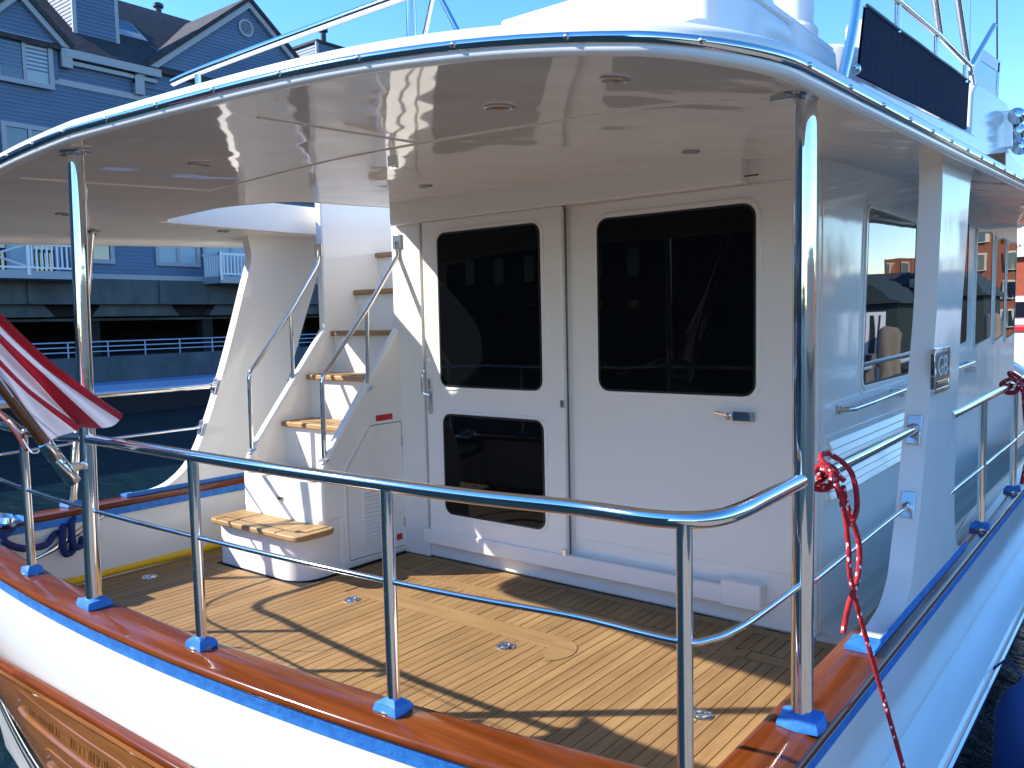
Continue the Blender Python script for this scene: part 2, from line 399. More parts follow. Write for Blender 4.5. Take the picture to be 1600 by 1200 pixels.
nb2 = nameboard(-3.46, -2.8, -.345, -.245, .056)
# faint carved lettering areas on the boards (illegible in the picture): shallow raised strokes
for (x0, x1, z0, z1, d, own) in ((-3.58, -3.26, -.150, -.100, .0300, nb1), (-3.18, -2.80, -.150, -.100, .0300, nb1)):
    mb = MB(); x = x0
    while x < x1:
        wd = random.uniform(.010, .020); h = random.uniform(.6, 1)
        for zt in (0, 1):
            a = along_stern(x, d, 0); b = along_stern(x + wd, d, 0)
            if random.random() < .75:
                za, zb = z0, z0 + (z1 - z0) * h; mb.add([(a.x, a.y, za), (b.x - wd * .55, b.y, za), (b.x - wd * .1, b.y, zb), (a.x + wd * .45, a.y, zb)], [(0, 1, 2, 3)])
        x += wd * 1.25
    mb.build("carved_lettering", woodm("carved_relief", 'x', [(.3, (.20, .075, .02)), (.7, (.30, .125, .035))], .3, .5), own, 0, kind='stuff')
# deck: dark bedding with individual teak planks
def stern_y(x, inset): return along_stern(max(min(x, XC + 1.98), XC - 1.98), inset, 0).y
DECK_Y1 = 3.52
dpoly = [(XC - HB + .12, 3.52), (XC - HB + .12, 1.75), (XC - 1.6, 1.50), (XC, 1.36), (XC + 1.6, 1.50), (XC + HB - .12, 1.75), (XC + HB - .12, 3.52)]
deck = MB().prism(dpoly, 'z', -.05, -.006).build("cockpit_deck", black, yacht, 0)
def plank_mesh(m):
    return MB().box(-.5, .5, -.5, .5, -1, 0).mesh("plank", m, 0)
PMY, PMX = plank_mesh(deckw), plank_mesh(deckx)
nplank = [0]
def plank(x0, x1, y0, y1, m=PMY, dz=0):
    if y1 - y0 < .015 or x1 - x0 < .008: return
    o = bpy.data.objects.new("plank", m); col.objects.link(o); o.parent = deck
    o.location = ((x0 + x1) / 2, (y0 + y1) / 2, dz + random.uniform(-.0008, .0004)); o.scale = (x1 - x0, y1 - y0, .02); nplank[0] += 1
PW, GAP = .05, .0042
KX0, KX1, KY0, KY1 = -3.34, -2.06, 2.79, 2.925
x = -4.70
while x < -.78:
    x0, x1 = x + GAP / 2, x + PW - GAP / 2; xm = x + PW / 2
    ys = max(stern_y(x0, .07), stern_y(x1, .07))
    inst = -4.42 < xm < -3.60            # under the staircase
    if xm < -4.42: plank(x0, x1, ys, 3.40)
    elif inst: plank(x0, x1, ys, 2.615)
    else:
        gapcol = -1.53 < xm < -1.42
        yn = 3.50 if gapcol else 3.165
        if KX0 < xm < KX1:
            plank(x0, x1, ys, KY0 - GAP / 2); plank(x0, x1, KY1 + GAP / 2, yn)
        elif KX1 <= xm < KX1 + .14:      # curved end of the hatch border
            t = (xm - KX1) / .14; plank(x0, x1, ys, yn)
        else: plank(x0, x1, ys, yn)
        if not gapcol: plank(x0, x1, 3.255, 3.452)
    x += PW
plank(-3.60, -.78, 3.456, 3.519, PMX)                                    # border along the bulkhead
plank(-4.42, -3.60, 2.62, 2.70, PMX)                                      # border in front of the stairs
plank(-3.60, -1.60, 3.172, 3.248, PMX); plank(-1.33, -.78, 3.172, 3.248, PMX)
def hook(cx, cy, r0, r1, a0, a1, extra=None):    # curved margin piece as one flat prism
    out = [(cx + r1 * cos(a0 + (a1 - a0) * i / 14), cy + r1 * sin(a0 + (a1 - a0) * i / 14)) for i in range(15)]
    inn = [(cx + r0 * cos(a0 + (a1 - a0) * i / 14), cy + r0 * sin(a0 + (a1 - a0) * i / 14)) for i in range(15)]
    pol = out + inn[::-1]
    o_ = MB().prism(pol, 'z', -.02, .0022).build("plank", deckx, deck, 0)
    ring2([(cx + (q[0] - cx) * 1.02, cy + (q[1] - cy) * 1.02) for q in pol], pol, 'z', .0003, .0012)
plank(KX0, KX1, KY0 + GAP / 2, KY1 - GAP / 2, PMX)
hook(KX1 + .004, KY1 - .142, .010, .139, pi / 2, -pi / 2 * .62)
hook(-1.596, 3.130, .04, .118, pi / 2, 0)
hook(-1.334, 3.130, .04, .118, pi / 2, pi)
# flush deck lifting rings
for (cx, cy) in ((-4.458, 2.321), (-3.212, 2.72), (-2.201, 2.70), (-1.253, 2.613)):
    o = MB().lathe((cx, cy, 0), (0, 0, 1), [(.042, -.01), (.042, .003), (.034, .007), (.030, .004), (.0005, .003)], 24).build("deck_ring", steel, yacht)
    MB().tube([(cx + .021 * cos(a), cy + .021 * sin(a), .0065) for a in [i / 16 * 2 * pi for i in range(17)]], .004, 8).build("lift_ring", steelb, o)
# side decks
bx("side_deck", cream, yacht, -1.16, -.735, 3.525, 12.0, -.05, .012)
bx("side_deck", cream, yacht, -4.66, -4.24, 3.525, 12.0, -.05, .012)
# ---------------------------------------------------------------- saloon: bulkhead, door, windows
BK = 3.52; CS = -1.159
bulk = MB()
bulk.prism([(-3.655, 0.0), (CS, 0.0), (CS, 2.075), (-3.655, 2.12)], 'y', BK, BK + .06)
bulk.build("aft_bulkhead", gel, yacht, bevel=.018, seg=3)
bx("header_band", gel, yacht, -3.62, -1.46, 3.452, 3.525, 1.957, 2.105, bevel=.008)
bx("corner_moulding", gel, yacht, -3.66, -3.42, 3.496, 3.524, .0, 1.97, bevel=.012)
MB().prism([(BK + .062, 0.0), (9.08, 0.0), (9.08, 2.295), (BK + .062, 2.075)], 'x', CS - .06, CS).build('house_side', gel, yacht, bevel=.006)
MB().prism([(4.6, 0.0), (9.08, 0.0), (9.08, 2.31), (4.6, 2.13)], 'x', -4.24, -4.18).build('house_side', gel, yacht, bevel=.006)
bx("house_front", gel, yacht, -4.18, CS - .062, 9.02, 9.08, 0.0, 2.3)
# cove where the house side meets the deck
MB().prism([(CS - .01, .01), (CS + .05, .012), (CS + .022, .025), (CS + .008, .055), (CS - .01, .08)], 'y', 3.59, 9.08).build("deck_cove", cream, yacht, 60)
def pane_set(parent, axis, at, poly, m, out, ringw=.018, lip=.006):
    # glass slab with dark gasket and a raised moulded rim; out = +1/-1 direction the pane faces
    g = MB().prism(poly, axis, at, at + out * .006).build("pane", m, parent, 0)
    o2 = insetpoly(poly, -.004); ring2(o2, insetpoly(poly, .006), axis, at, at + out * .008).build("gasket", gask_gap, parent, 30)
    o3 = insetpoly(poly, -.005 - ringw); o4 = insetpoly(poly, -.005)
    ring2(o3, o4, axis, at, at + out * lip).build("rim", gel, parent, 30, bevel=.0025)
    return g
# sliding door
dpol = rrect(-3.372, -2.408, .175, 1.9565, .012)
door = MB().prism(dpol, 'y', 3.508, 3.462).build("sliding_door", gel, yacht, 40, bevel=.007)
pane_set(door, 'y', 3.4618, rrect(-3.245, -2.540, 1.030, 1.880, .05), glass, -1)
pane_set(door, 'y', 3.4618, rrect(-3.235, -2.537, .300, .868, .05), glass, -1)
ring2(rrect(-3.392, -2.40, .155, 1.972, .04), rrect(-3.376, -2.404, .171, 1.959, .032), 'y', 3.497, 3.490).build("door_gap_shade", mat("gap_shade_grey", (.10, .09, .08), .7), yacht, 30)  # grey ring stands in for the shaded gap around the door
lock = MB().prism(rrect(-3.352, -3.318, .865, 1.03, .015), 'y', 3.462, 3.452).build("door_lock", steelb, door, 30, bevel=.002)
MB().prism(rrect(-3.348, -3.322, 1.0, 1.075, .012), 'y', 3.462, 3.445).build("door_latch", steel, door, 30, bevel=.004)
MB().tube(fillet([(-3.366, 3.462, 1.115), (-3.366, 3.425, 1.105), (-3.362, 3.42, .985), (-3.34, 3.45, .975)], .02), .0075, 10).build("pull_handle", steel, door)
MB().lathe((-3.335, 3.453, .92), (0, -1, 0), [(.009, 0), (.009, .004), (.001, .005)], 12).build("keyhole", steel, door)
bx("roller_catch", steelb, door, -2.425, -2.400, 3.452, 3.463, .945, .985, bevel=.003)
bx("roller_foot", steelb, door, -2.428, -2.402, 3.452, 3.463, .178, .215, bevel=.003)
# fixed window right of the door
pane_set(bulk_o := MB().prism(rrect(-2.385, -1.185, .265, 1.955, .004), 'y', 3.521, 3.514).build("window_panel", gel, yacht, 40, bevel=.003), 'y', 3.5138, rrect(-2.222, -1.424, 1.040, 1.872, .055), glass, -1, .022, .008)
lt = bx("panel_latch", steel, yacht, -1.52, -1.415, 3.488, 3.514, .925, .972, bevel=.004)
MB().lathe((-1.545, 3.50, .948), (0, -1, 0), [(.018, -.02), (.018, .005), (.010, .012), (.001, .013)], 16).build("latch_knob", steel, lt)
MB().tube([(-1.60, 3.495, .962), (-1.54, 3.485, .955)], .009, 8).build("latch_arm", steel, lt)
tr_ = bx("track_ledge", gel, yacht, -3.42, -1.40, 3.450, 3.523, .100, .186, bevel=.008)
MB().box(-1.56, -1.372, 3.444, 3.5235, .096, .214).build("ledge_end", gel, tr_, bevel=.008)
bx("track_groove", steelb, tr_, -2.395, -1.565, 3.478, 3.486, .1865, .1885)
bx("vent_grille", gask_gap, yacht, -1.53, -1.40, 3.482, 3.492, 1.985, 1.990)
# starboard side window behind the wing
sw = roundpoly([(4.145, 1.05), (5.07, 1.05), (5.16, 1.885), (4.215, 1.885)], .05)
wn_ = MB().prism(insetpoly(sw, -.05), 'x', CS - .002, CS + .004).build("side_window", gel, yacht, 40, bevel=.002)
pane_set(wn_, 'x', CS + .0045, sw, sglass, 1, .02, .008)
for (a, b) in ((5.75, 6.66), (7.0, 7.65), (7.85, 8.3), (8.45, 8.95)):
    p_ = roundpoly([(a, 1.13), (b, 1.17), (b + .03, 2.0), (a + .03, 1.96)], .05)
    wf = MB().prism(insetpoly(p_, -.045), 'x', CS - .002, CS + .004).build("side_window", gel, yacht, 40, bevel=.002)
    pane_set(wf, 'x', CS + .0045, p_, sglass, 1, .02, .008)
# louvred vent under the side window
vent = MB().prism(rrect(3.62, 5.05, .56, .865, .02), 'x', CS - .002, CS + .005).build("side_vent", gel, yacht, 40, bevel=.002)
MB().box(CS + .005, CS + .0065, 3.65, 5.02, .575, .850).build('vent_gap_shade', gask_gap, vent, 0)  # black sheet paints the shade in the gaps between slats
for i in range(7):
    z = .585 + i * .037
    MB().prism([(0, z), (.018, z - .004), (.019, z + .001), (.003, z + .029)], 'y', 3.66, 5.01).build("louvre_slat", gel, vent, 30)
for ob in [o for o in vent.children]:
    ob.location.x = CS + .004
vent2 = MB().prism(rrect(6.05, 6.20, .55, .95, .01), 'x', CS - .002, CS + .004).build("side_vent", gel, yacht, 40)
for i in range(9):
    z = .565 + i * .041; q = MB().prism([(0, z), (.012, z + .004), (.012, z + .010), (0, z + .034)], 'y', 6.07, 6.18).build("louvre_slat", gel, vent2, 30); q.location.x = CS + .004
# grab rail along the house
gr = tb("grab_rail", steel, yacht, fillet([(CS, 3.80, .965), (CS + .06, 3.83, .968), (CS + .065, 4.0, .970), (CS + .065, 6.7, 1.02), (CS, 6.75, 1.02)], .04), .0125)
for yy in (3.80, 4.7, 5.7, 6.75): bx("rail_foot", steelb, gr, CS, CS + .01 if yy < 4 else CS + .06, yy - .025, yy + .025, .945, .99, bevel=.004)
# ---------------------------------------------------------------- staircase
stair = MB()
stair.prism(roundpoly([(-4.36, 2.72), (-4.36, 3.2), (-3.625, 3.2), (-3.625, 2.72)], .0001), 'z', 0, .01)
sp_ = [(-4.36, 3.0)] + [(-4.36, 2.72)] + [(-3.78 + .15 * sin(t), 2.87 - .15 * cos(t)) for t in [i / 8 * pi / 2 for i in range(9)]] + [(-3.63, 3.0)]
MB().prism(sp_, 'z', 0, .262).build("bottom_step", gel, yacht, 40, bevel=.006)
# risers
TR = [(2.93, .53), (3.13, .803), (3.335, 1.078), (3.54, 1.349), (3.745, 1.615), (3.95, 1.87)]
prev = .26
rp = [(-4.36, 3.05), (-4.36, 2.93), (-4.31, 2.885), (-3.70, 2.885), (-3.63, 2.93), (-3.63, 3.05)]
MB().prism([(-4.36, 3.0), (-4.36, 2.90)] + [(-4.34, 2.885)] + [(-3.71 + .08 * sin(t), 2.965 - .08 * cos(t)) for t in [i / 6 * pi / 2 for i in range(7)]] + [(-3.63, 3.0)], 'z', .255, .515).build("riser", gel, yacht, 40, bevel=.004)
for i in range(1, 6):
    y, z = TR[i]; zp = TR[i - 1][1]
    bx("riser", gel, yacht, -4.305, -3.675, y + .03, y + .30, zp - .03, z - .025, bevel=.004)
# side plates (stringers) rising with the flight
def stringer(x0, x1):
    P = [(2.886, .30), (2.886, .50), (2.90, .60), (2.95, .69), (3.49, 1.352), (3.56, 1.42), (3.62, 1.42), (3.62, 0.0), (3.0, 0.0), (3.0, .30)]
    return MB().prism(P, 'x', x0, x1).build("stringer", gel, yacht, 40, bevel=.02, seg=3)
stringer(-4.362, -4.300); stringer(-3.680, -3.622)
bx("stairwell_wall", gel, yacht, -4.362, -4.298, 3.50, 5.2, 0.0, 2.30, bevel=.015, seg=3)
bx("stairwell_wall", gel, yacht, -3.72, -3.657, 3.585, 5.2, 0.0, 2.2, bevel=.004)
bx("stairwell_wall", gel, yacht, -4.30, -3.72, 5.0, 5.06, 0.0, 2.3)
def tread(x0, x1, y0, y1, z, rx, strips):
    pol = roundpoly([(x0, y1), (x0, y0), (x1, y0), (x1, y1)], rx) if rx else [(x0, y1), (x0, y0), (x1, y0), (x1, y1)]
    o = MB().prism(pol, 'z', z - .034, z - .0015).build("stair_tread", treadw, yacht, 40, bevel=.011, seg=3)
    if strips:
        q = [(a, b) for a, b in insetpoly(pol, .058)]
        MB().prism([(x0 + .07, y1 - .02), (x0 + .07, y0 + .065), (x1 - .09, y0 + .065), (x1 - .05, y0 + .1), (x1 - .05, y1 - .02)], 'z', z - .003, z - .0006).build("caulk_field", black, o, 0)
        n = strips; xa, xb = x0 + .075, x1 - .055
        for i in range(n):
            a = xa + (xb - xa) * i / n; b = xa + (xb - xa) * (i + 1) / n
            s_ = .03 if i == n - 1 else 0
            MB().box(a + .002, b - .002, y0 + .069 + s_, y1 - .022, z - .004, z + .0008).build("tread_strip", treadw, o, 0)
        for xs in (x0 + .10, x1 - .20): MB().box(xs, xs + .002, y0 + .0005, y0 + .06, z - .03, z + .0004).build("butt_joint", black, o, 0)
    return o
tread(-4.395, -3.545, 2.655, 2.925, .286, .07, 11)
for i, (y, z) in enumerate(TR):
    tread(-4.303, -3.677, y, y + .27, z, .012, 9 if i in (0, 1, 2) else 0)
for (x_, y_, z_) in ((-4.0, 2.885, .40), (-3.80, 3.362, .95), (-3.79, 3.772, 1.478)):
    o = MB().prism(rrect(x_ - .028, x_ + .028, z_ - .014, z_ + .014, .012), 'y', y_, y_ - .005).build("finger_pull", steelb, yacht, 30, bevel=.002)
    MB().prism(rrect(x_ - .015, x_ + .012, z_ - .007, z_ + .007, .006), 'y', y_ - .005, y_ - .0065).build("pull_recess", gask_gap, o, 30)
# locker door in the side of the staircase
LX = -3.622
lpol = roundpoly([(3.06, .052), (3.06, .57), (3.245, .80), (3.49, .80), (3.505, .045)], .02)
lrim = ring2(insetpoly(lpol, -.022), insetpoly(lpol, -.004), 'x', LX - .002, LX + .007).build("locker_rim", gel, yacht, 30, bevel=.003)
ring2(insetpoly(lpol, -.005), insetpoly(lpol, .0), 'x', LX - .002, LX + .002).build("locker_gap", gask_gap, yacht, 30)
ldoor = MB().prism(lpol, 'x', LX - .002, LX + .005).build("locker_door", gel, yacht, 40, bevel=.002)
lv = ring2(rrect(3.165, 3.395, .125, .465, .006), rrect(3.178, 3.382, .14, .45, .004), 'x', LX + .004, LX + .009).build("louvre_frame", gel, ldoor, 30)
bx("louvre_shadow_box", gask_gap, ldoor, LX + .0035, LX + .0055, 3.178, 3.382, .14, .45)
for i in range(13):
    z = .142 + i * .0236
    q = MB().prism([(0, z), (.012, z - .004), (.013, z + .001), (.001, z + .016)], 'y', 3.178, 3.382).build("louvre_slat", gel, ldoor, 30); q.location.x = LX + .0055
for zz in (.68, .19): bx("hinge", steelb, ldoor, LX + .004, LX + .011, 3.487, 3.505, zz - .03, zz + .03, bevel=.002)
bx("warning_label", red, yacht, LX, LX + .002, 3.295, 3.425, .822, .856)
bx("warning_label", red, yacht, LX + .005, LX + .007, 3.425, 3.47, .088, .125)
# stair handrails
def stairrail(x, xt, ytop):
    o = tb("stair_rail", steel, yacht, fillet([(x, 2.935, .655), (x, 2.940, 1.105), (x + (xt - x) * .6, 3.27, 1.49), (xt, 3.495, 1.79), (xt, ytop, 1.868)], .035), .0135)
    m_ = tb("rail_upright", steel, o, [(x + (xt - x) * .3, 3.255, 1.03), (x + (xt - x) * .5, 3.262, 1.475)], .012)
    bx("wall_flange", steelb, o, xt - .035, xt + .035, ytop - .001, ytop + .008, 1.825, 1.91, bevel=.004)
    for yy, zz in ((2.935, .66), (3.255, 1.035)):
        MB().lathe((x + (xt - x) * (.3 if yy > 3 else 0), yy, zz - .02), (0, -.6, 1), [(.034, 0), (.034, .006), (.018, .012)], 16).build("foot_flange", steelb, o)
stairrail(-3.655, -3.60, 3.487); stairrail(-4.33, -4.33, 3.492)
# ---------------------------------------------------------------- overhang roof
def ceil(x, y): return 2.09 - .04 * (3.52 - y) - .0065 * abs(x - XC) ** 4 - .012 * max(0, x - XC)
def lip_half():
    pts = []
    for i in range(26): dx = 1.92 * i / 25; pts.append((dx, 1.222 + .042 * dx * dx + .024 * math.exp(-((dx - .5) / .7) ** 2)))
    y0 = pts[-1][1]; s0 = .12
    for i in range(1, 15):
        t = i / 14; a = t * pi / 2
        pts.append((1.92 + .21 * sin(a), y0 + .21 * (1 - cos(a)) + .05 * sin(a) * (1 - t) * .8 + .03 * t))
    y = pts[-1][1]
    for i in range(1, 41): yy = y + (12 - y) * i / 40; pts.append((2.13 * (1 if yy < 8 else max(.5, 1 - ((yy - 8) / 6) ** 2)), yy))
    return pts
LH = lip_half()
def fullL(h): return [(XC - x * 1.035, y + .055 * min(x, 1.8) ** 2) for x, y in h[:0:-1]] + [(XC + x, y) for x, y in h]
def lipring(ins, dz):
    P = fullL(offs(LH, ins)); Q = fullL(LH); return [(x, y, ceil(q[0], q[1]) + dz) for (x, y), q in zip(P, Q)]
def inner_z(ins):
    P = fullL(offs(LH, ins)); return [(x, y, ceil(x, y)) for x, y in P]
INS = .050
lipcols = [inner_z(INS), lipring(.040, -.003), lipring(.032, -.011), lipring(.018, -.018), lipring(.004, -.016), lipring(-.003, -.009), lipring(-.003, .002), lipring(.004, .012)]
MB().loft([[c[i] for c in lipcols] for i in range(len(lipcols[0]))], False).build("roof_lip", hullm, yacht, 60)
topcols = [lipring(.004, .012), lipring(0, .028), lipring(.0, .036), lipring(.006, .045), lipring(.024, .053), lipring(.09, .060), lipring(.22, .064)]
MB().loft([[c[i] for c in topcols] for i in range(len(topcols[0]))], False).build("roof_fascia", hullm, yacht, 60)
HOLE = roundpoly([(-4.47, 2.50), (-4.02, 2.63), (-3.735, 2.86), (-3.735, 4.9), (-4.47, 4.9)], .10)
def inpoly(p, poly):
    c = False; n = len(poly)
    for i in range(n):
        a, b = poly[i], poly[i - 1]
        if (a[1] > p[1]) != (b[1] > p[1]) and p[0] < (b[0] - a[0]) * (p[1] - a[1]) / (b[1] - a[1]) + a[0]: c = not c
    return c
def sheetmesh(outline, zf, name, m):
    vs_ = [Vector(p[:2]) for p in outline]; n = len(vs_); ed = [(i, (i + 1) % n) for i in range(n)]
    h0 = len(vs_); vs_ += [Vector(p) for p in HOLE]; k = len(HOLE); ed += [(h0 + i, h0 + (i + 1) % k) for i in range(k)]
    y = 1.3
    while y < 12:
        x = XC - 2.1
        while x < XC + 2.1:
            p = (x + .01, y + .013)
            if inpoly(p, outline) and not inpoly(p, HOLE): vs_.append(Vector(p))
            x += .1 if y < 4 else .3
        y += .1 if y < 4 else .4
    r = geometry.delaunay_2d_cdt(vs_, ed, [], 0, 1e-5)
    V, F = r[0], r[2]; mb = MB(); keep = []
    for f in F:
        c = sum((V[i] for i in f), Vector((0, 0))) / len(f)
        if inpoly(c, outline) and not inpoly(c, HOLE): keep.append(tuple(f))
    mb.v = [(v.x, v.y, zf(v.x, v.y)) for v in V]; mb.f = keep
    return mb.build(name, m, yacht, 60)
inl = fullL(offs(LH, INS)); sheetmesh([(x, y) for x, y in inl], ceil, "ceiling", ceilm)
topl = fullL(offs(LH, .22)); sheetmesh([(x, y) for x, y in topl], lambda x, y: ceil(x, y) + .064, "roof_top", cream)
MB().loft([[(x, y, ceil(x, y) - .002) for x, y in HOLE + HOLE[:1]], [(x, y, ceil(x, y) + .078) for x, y in HOLE + HOLE[:1]]], False).build("hatch_coaming", gel, yacht, 60)
bx("hatch_valance", gel, yacht, -4.495, -4.466, 2.50, 5.0, 1.98, 2.16, bevel=.006)
# polished rub rail round the overhang with round head screws
rub = MB().loft([[Vector(a) + Vector((0, 0, 0)) for a in q] for q in zip(lipring(.004, .025), lipring(-.008, .023), lipring(-.014, .016), lipring(-.014, .008), lipring(-.008, .001), lipring(.002, -.001))], False).build("rub_rail", steel, yacht, 60)
d = 0; sm = MB().lathe((0, 0, 0), (0, 0, 1), [(.0065, -.004), (.0065, .001), (.004, .004), (.001, .005)], 10).mesh("screw", steelb)
Q = lipring(-.0145, .012); nxt = .1
for a, b in zip(Q, Q[1:]):
    a, b = Vector(a), Vector(b); l = (b - a).length
    while nxt < d + l:
        p = a + (b - a) * ((nxt - d) / l); t = (b - a).normalized(); nrm = Vector((t.y, -t.x, 0)).normalized()
        if p.y < 5.6:
            o = link("rail_screw", sm, rub, (0, 0, 0)); o.rotation_euler = nrm.to_track_quat('Z', 'Y').to_euler(); o.location = p
        nxt += .26
    d += l
# headliner seams
def seam(pts):
    q = []
    for a, b in zip(pts, pts[1:]):
        for i in range(8): t = i / 8; q.append((a[0] + (b[0] - a[0]) * t, a[1] + (b[1] - a[1]) * t))
    q.append(pts[-1])
    MB().tube([(x, y, ceil(x, y) + .001) for x, y in q], .0055, 6).build("headliner_seam", gel, yacht, 60)
seam([(-3.63, 1.45), (-3.60, 2.28), (-2.48, 2.18), (-2.135, 2.185)]); seam([(-2.11, 1.5), (-2.12, 2.185), (-1.58, 2.185), (-.80, 2.03)])
# recessed lamps in the ceiling
def ceil_n(x, y): e = .01; return Vector(((ceil(x + e, y) - ceil(x - e, y)) / (2 * e), (ceil(x, y + e) - ceil(x, y - e)) / (2 * e), -1)).normalized()
for (x_, y_) in ((-1.507, 1.875), (-1.024, 1.70), (-1.517, 3.092), (-2.949, 3.067), (-2.96, 1.837), (-4.382, 1.944), (-4.62, 3.0)):
    big = .046 if (x_, y_) in ((-1.507, 1.875), (-2.96, 1.837)) else .036
    c_ = Vector((x_, y_, ceil(x_, y_))); n_ = ceil_n(x_, y_)
    o = MB().lathe(c_, n_, [(big, -.004), (big, .004), (big * .85, .008), (big * .7, .004), (big * .66, .002)], 28).build("ceiling_lamp", bez, yacht)
    MB().lathe(c_, n_, [(big * .66, -.002), (big * .66, .003), (.001, .004)], 20).build("lamp_lens", lensm, o)
# ---------------------------------------------------------------- wings (side supports)
aft = [(2.36, .422), (2.50, .432), (2.63, .47), (2.76, .58), (2.88, .80), (3.0, 1.10), (3.10, 1.38), (3.19, 1.65), (3.235, 1.78), (3.245, 1.86), (3.23, 1.94), (3.21, 2.02)]
fwd = [(3.86, 2.05), (3.795, 1.95), (3.725, 1.856), (3.675, 1.606), (3.609, 1.358), (3.562, .99), (3.545, .67), (3.597, .50), (3.68, .44), (3.80, .4225)]
fwdp = [(3.86, 2.05), (3.80, 1.80), (3.62, 1.35), (3.49, 1.02), (3.35, .70), (3.30, .52), (3.33, .425)]
aft_s = [(2.48, .4225), (2.58, .425), (2.70, .437), (2.791, .458), (2.88, .523), (2.925, .62), (2.989, .763), (3.076, 1.037), (3.173, 1.365), (3.204, 1.589), (3.234, 1.814), (3.226, 2.02)]
def wing(x0, x1, fw, aft):
    A = [(p.x, p.y) for p in catmull([(a, b, 0) for a, b in aft], 5)]; F = [(p.x, p.y) for p in catmull([(a, b, 0) for a, b in fw], 5)]
    n = len(A); 
    # loft between aft edge and forward edge to keep the outline non-convex but clean
    Fi = []
    for i in range(n):
        zt = A[i][1]; Fr = F[::-1]
        t = i / (n - 1) * (len(Fr) - 1); k = min(int(t), len(Fr) - 2); u = t - k
        Fi.append((Fr[k][0] * (1 - u) + Fr[k + 1][0] * u, Fr[k][1] * (1 - u) + Fr[k + 1][1] * u))
    rings = [[(x0, *a), (x1, *a), (x1, *f), (x0, *f)] for a, f in zip(A, Fi)]
    return MB().loft(rings, True).build("side_wing", gel, yacht, 30, bevel=.010, seg=3)
wing(-.715, -.640, fwd, aft_s); wing(-4.765, -4.695, fwdp, aft)
# tape at the feet of the wings
MB().loft([[(-.636, 2.44, .4225), (-.636, 2.44, .434), (-.720, 2.44, .434), (-.720, 2.44, .4225)], [(-.636, 2.53, .4225), (-.636, 2.53, .440), (-.720, 2.53, .440), (-.720, 2.53, .4225)]], True).build("masking_tape", tape, yacht, 0)
bx("masking_tape", tape, yacht, -.6395, -.6365, 2.50, 3.80, .4225, .45)
bx("masking_tape", tape, yacht, -4.70, -4.69, 2.34, 3.3, .4225, .446)
bx("masking_tape", tape, yacht, -4.767, -4.692, 2.34, 2.40, .4225, .436)
# badge with initials on the starboard wing
badge = MB().prism(rrect(3.11, 3.355, 1.115, 1.262, .02), 'x', -.6405, -.630).build("badge", mat("badge_enamel", (.02, .025, .035), .2, coat=.6), yacht, 40, bevel=.003)
ring2(rrect(3.105, 3.36, 1.11, 1.267, .022), rrect(3.122, 3.343, 1.127, 1.25, .014), 'x', -.6405, -.6275).build("badge_rim", steel, badge, 30, bevel=.002)
tm = textmesh("GB", .098, .0015)
tm.materials.clear(); tm.materials.append(mat('badge_silver', (.62, .62, .60), .45))
for v in tm.vertices:
    a, b, c = v.co; v.co = (-.6285 + c, 3.232 + a * 1.25, 1.20 + b)
link("badge_letters", tm, badge)
bx("badge_bar", steel, badge, -.630, -.6275, 3.15, 3.32, 1.142, 1.152)
# ---------------------------------------------------------------- posts, stanchions and rails
PR = (-.664, 1.925); PL = (-2.965, 1.338); PP = (-4.735, 2.05)
def foot(parent, x, y, s=.075, rot=0):
    MB().lathe((x, y, .42), (0, 0, 1), [(.038, 0), (.038, .006), (.024, .016), (.019, .018)], 18).build("foot_flange", steelb, parent)
    t = MB(); pts = [(x + s * sx * (1 + .1 * random.uniform(-1, 1)), y + s * .85 * sy * (1 + .12 * random.uniform(-1, 1))) for sx, sy in ((-1, -1), (0, -1.05), (1, -1), (1.03, 0), (1, 1), (0, 1.04), (-1, 1), (-1.04, 0))]
    rr = [[(px, py, .4222) for px, py in pts], [(px, py, .428 + random.uniform(0, .007)) for px, py in pts],
          [(x + (px - x) * .88, y + (py - y) * .88, .444 + random.uniform(-.005, .009)) for px, py in pts], [(x + (px - x) * .5, y + (py - y) * .5, .450 + random.uniform(-.003, .006)) for px, py in pts]]
    t.loft(rr, True).build("masking_tape", tape, parent, 25)
def post(x, y, r, dy=0):
    zt = ceil(x, y + dy)
    o = tb("roof_post", steel, yacht, [(x, y, .42), (x, y + dy * .25, .8), (x, y + dy * .63, 1.4), (x, y + dy, zt + .004)], r, 24)
    foot(o, x, y, .049); y += dy
    pl = MB().lathe((x, y, zt + .002), ceil_n(x, y), [(r * 1.9, -.003), (r * 1.9, .004), (r * 1.25, .008), (r * 1.2, .016)], 24).build("top_flange", steelb, o)
    bx("top_plate", steelb, o, x - .075, x + .075, y - .022, y + .022, zt - .009, zt + .006, bevel=.003)
    return o
post(*PR, .0255); post(*PL, .0265, .031); post(*PP, .0255, .19)
def stanchion(x, y, zt, r=.0165):
    o = tb("rail_stanchion", steel, yacht, [(x, y, .42), (x, y, .7), (x, y, zt)], r, 18); foot(o, x, y, .037); return o
def rail_y(x): return along_stern(x, .075, 0).y
S1 = (-2.30, rail_y(-2.30)); S2 = (-1.515, rail_y(-1.515)); S0 = (-3.575, rail_y(-3.575)); S00 = (-4.22, rail_y(-4.22)); S3 = (-.742, 1.474)
for s_, z_ in ((S1, 1.005), (S2, 1.0), (S0, .985), (S00, 1.0), (S3, 1.0)): stanchion(*s_, z_)
def rz(x): return .992 + .022 * min(1, max(0, (-1.3 - x) / 1.2))
top = [(PR[0], PR[1], 1.012), (-.668, 1.70, 1.007), (-.674, 1.60, 1.003), (-.69, 1.525, 1.0), (-.735, 1.478, .998), (-.82, 1.463, .995)]
top += [(x, rail_y(x), rz(x)) for x in (-1.0, -1.25, -1.515, -1.9, -2.3, -2.6, PL[0])]
tb("stern_rail", steel, yacht, catmull(top, 6), .0178, 18)
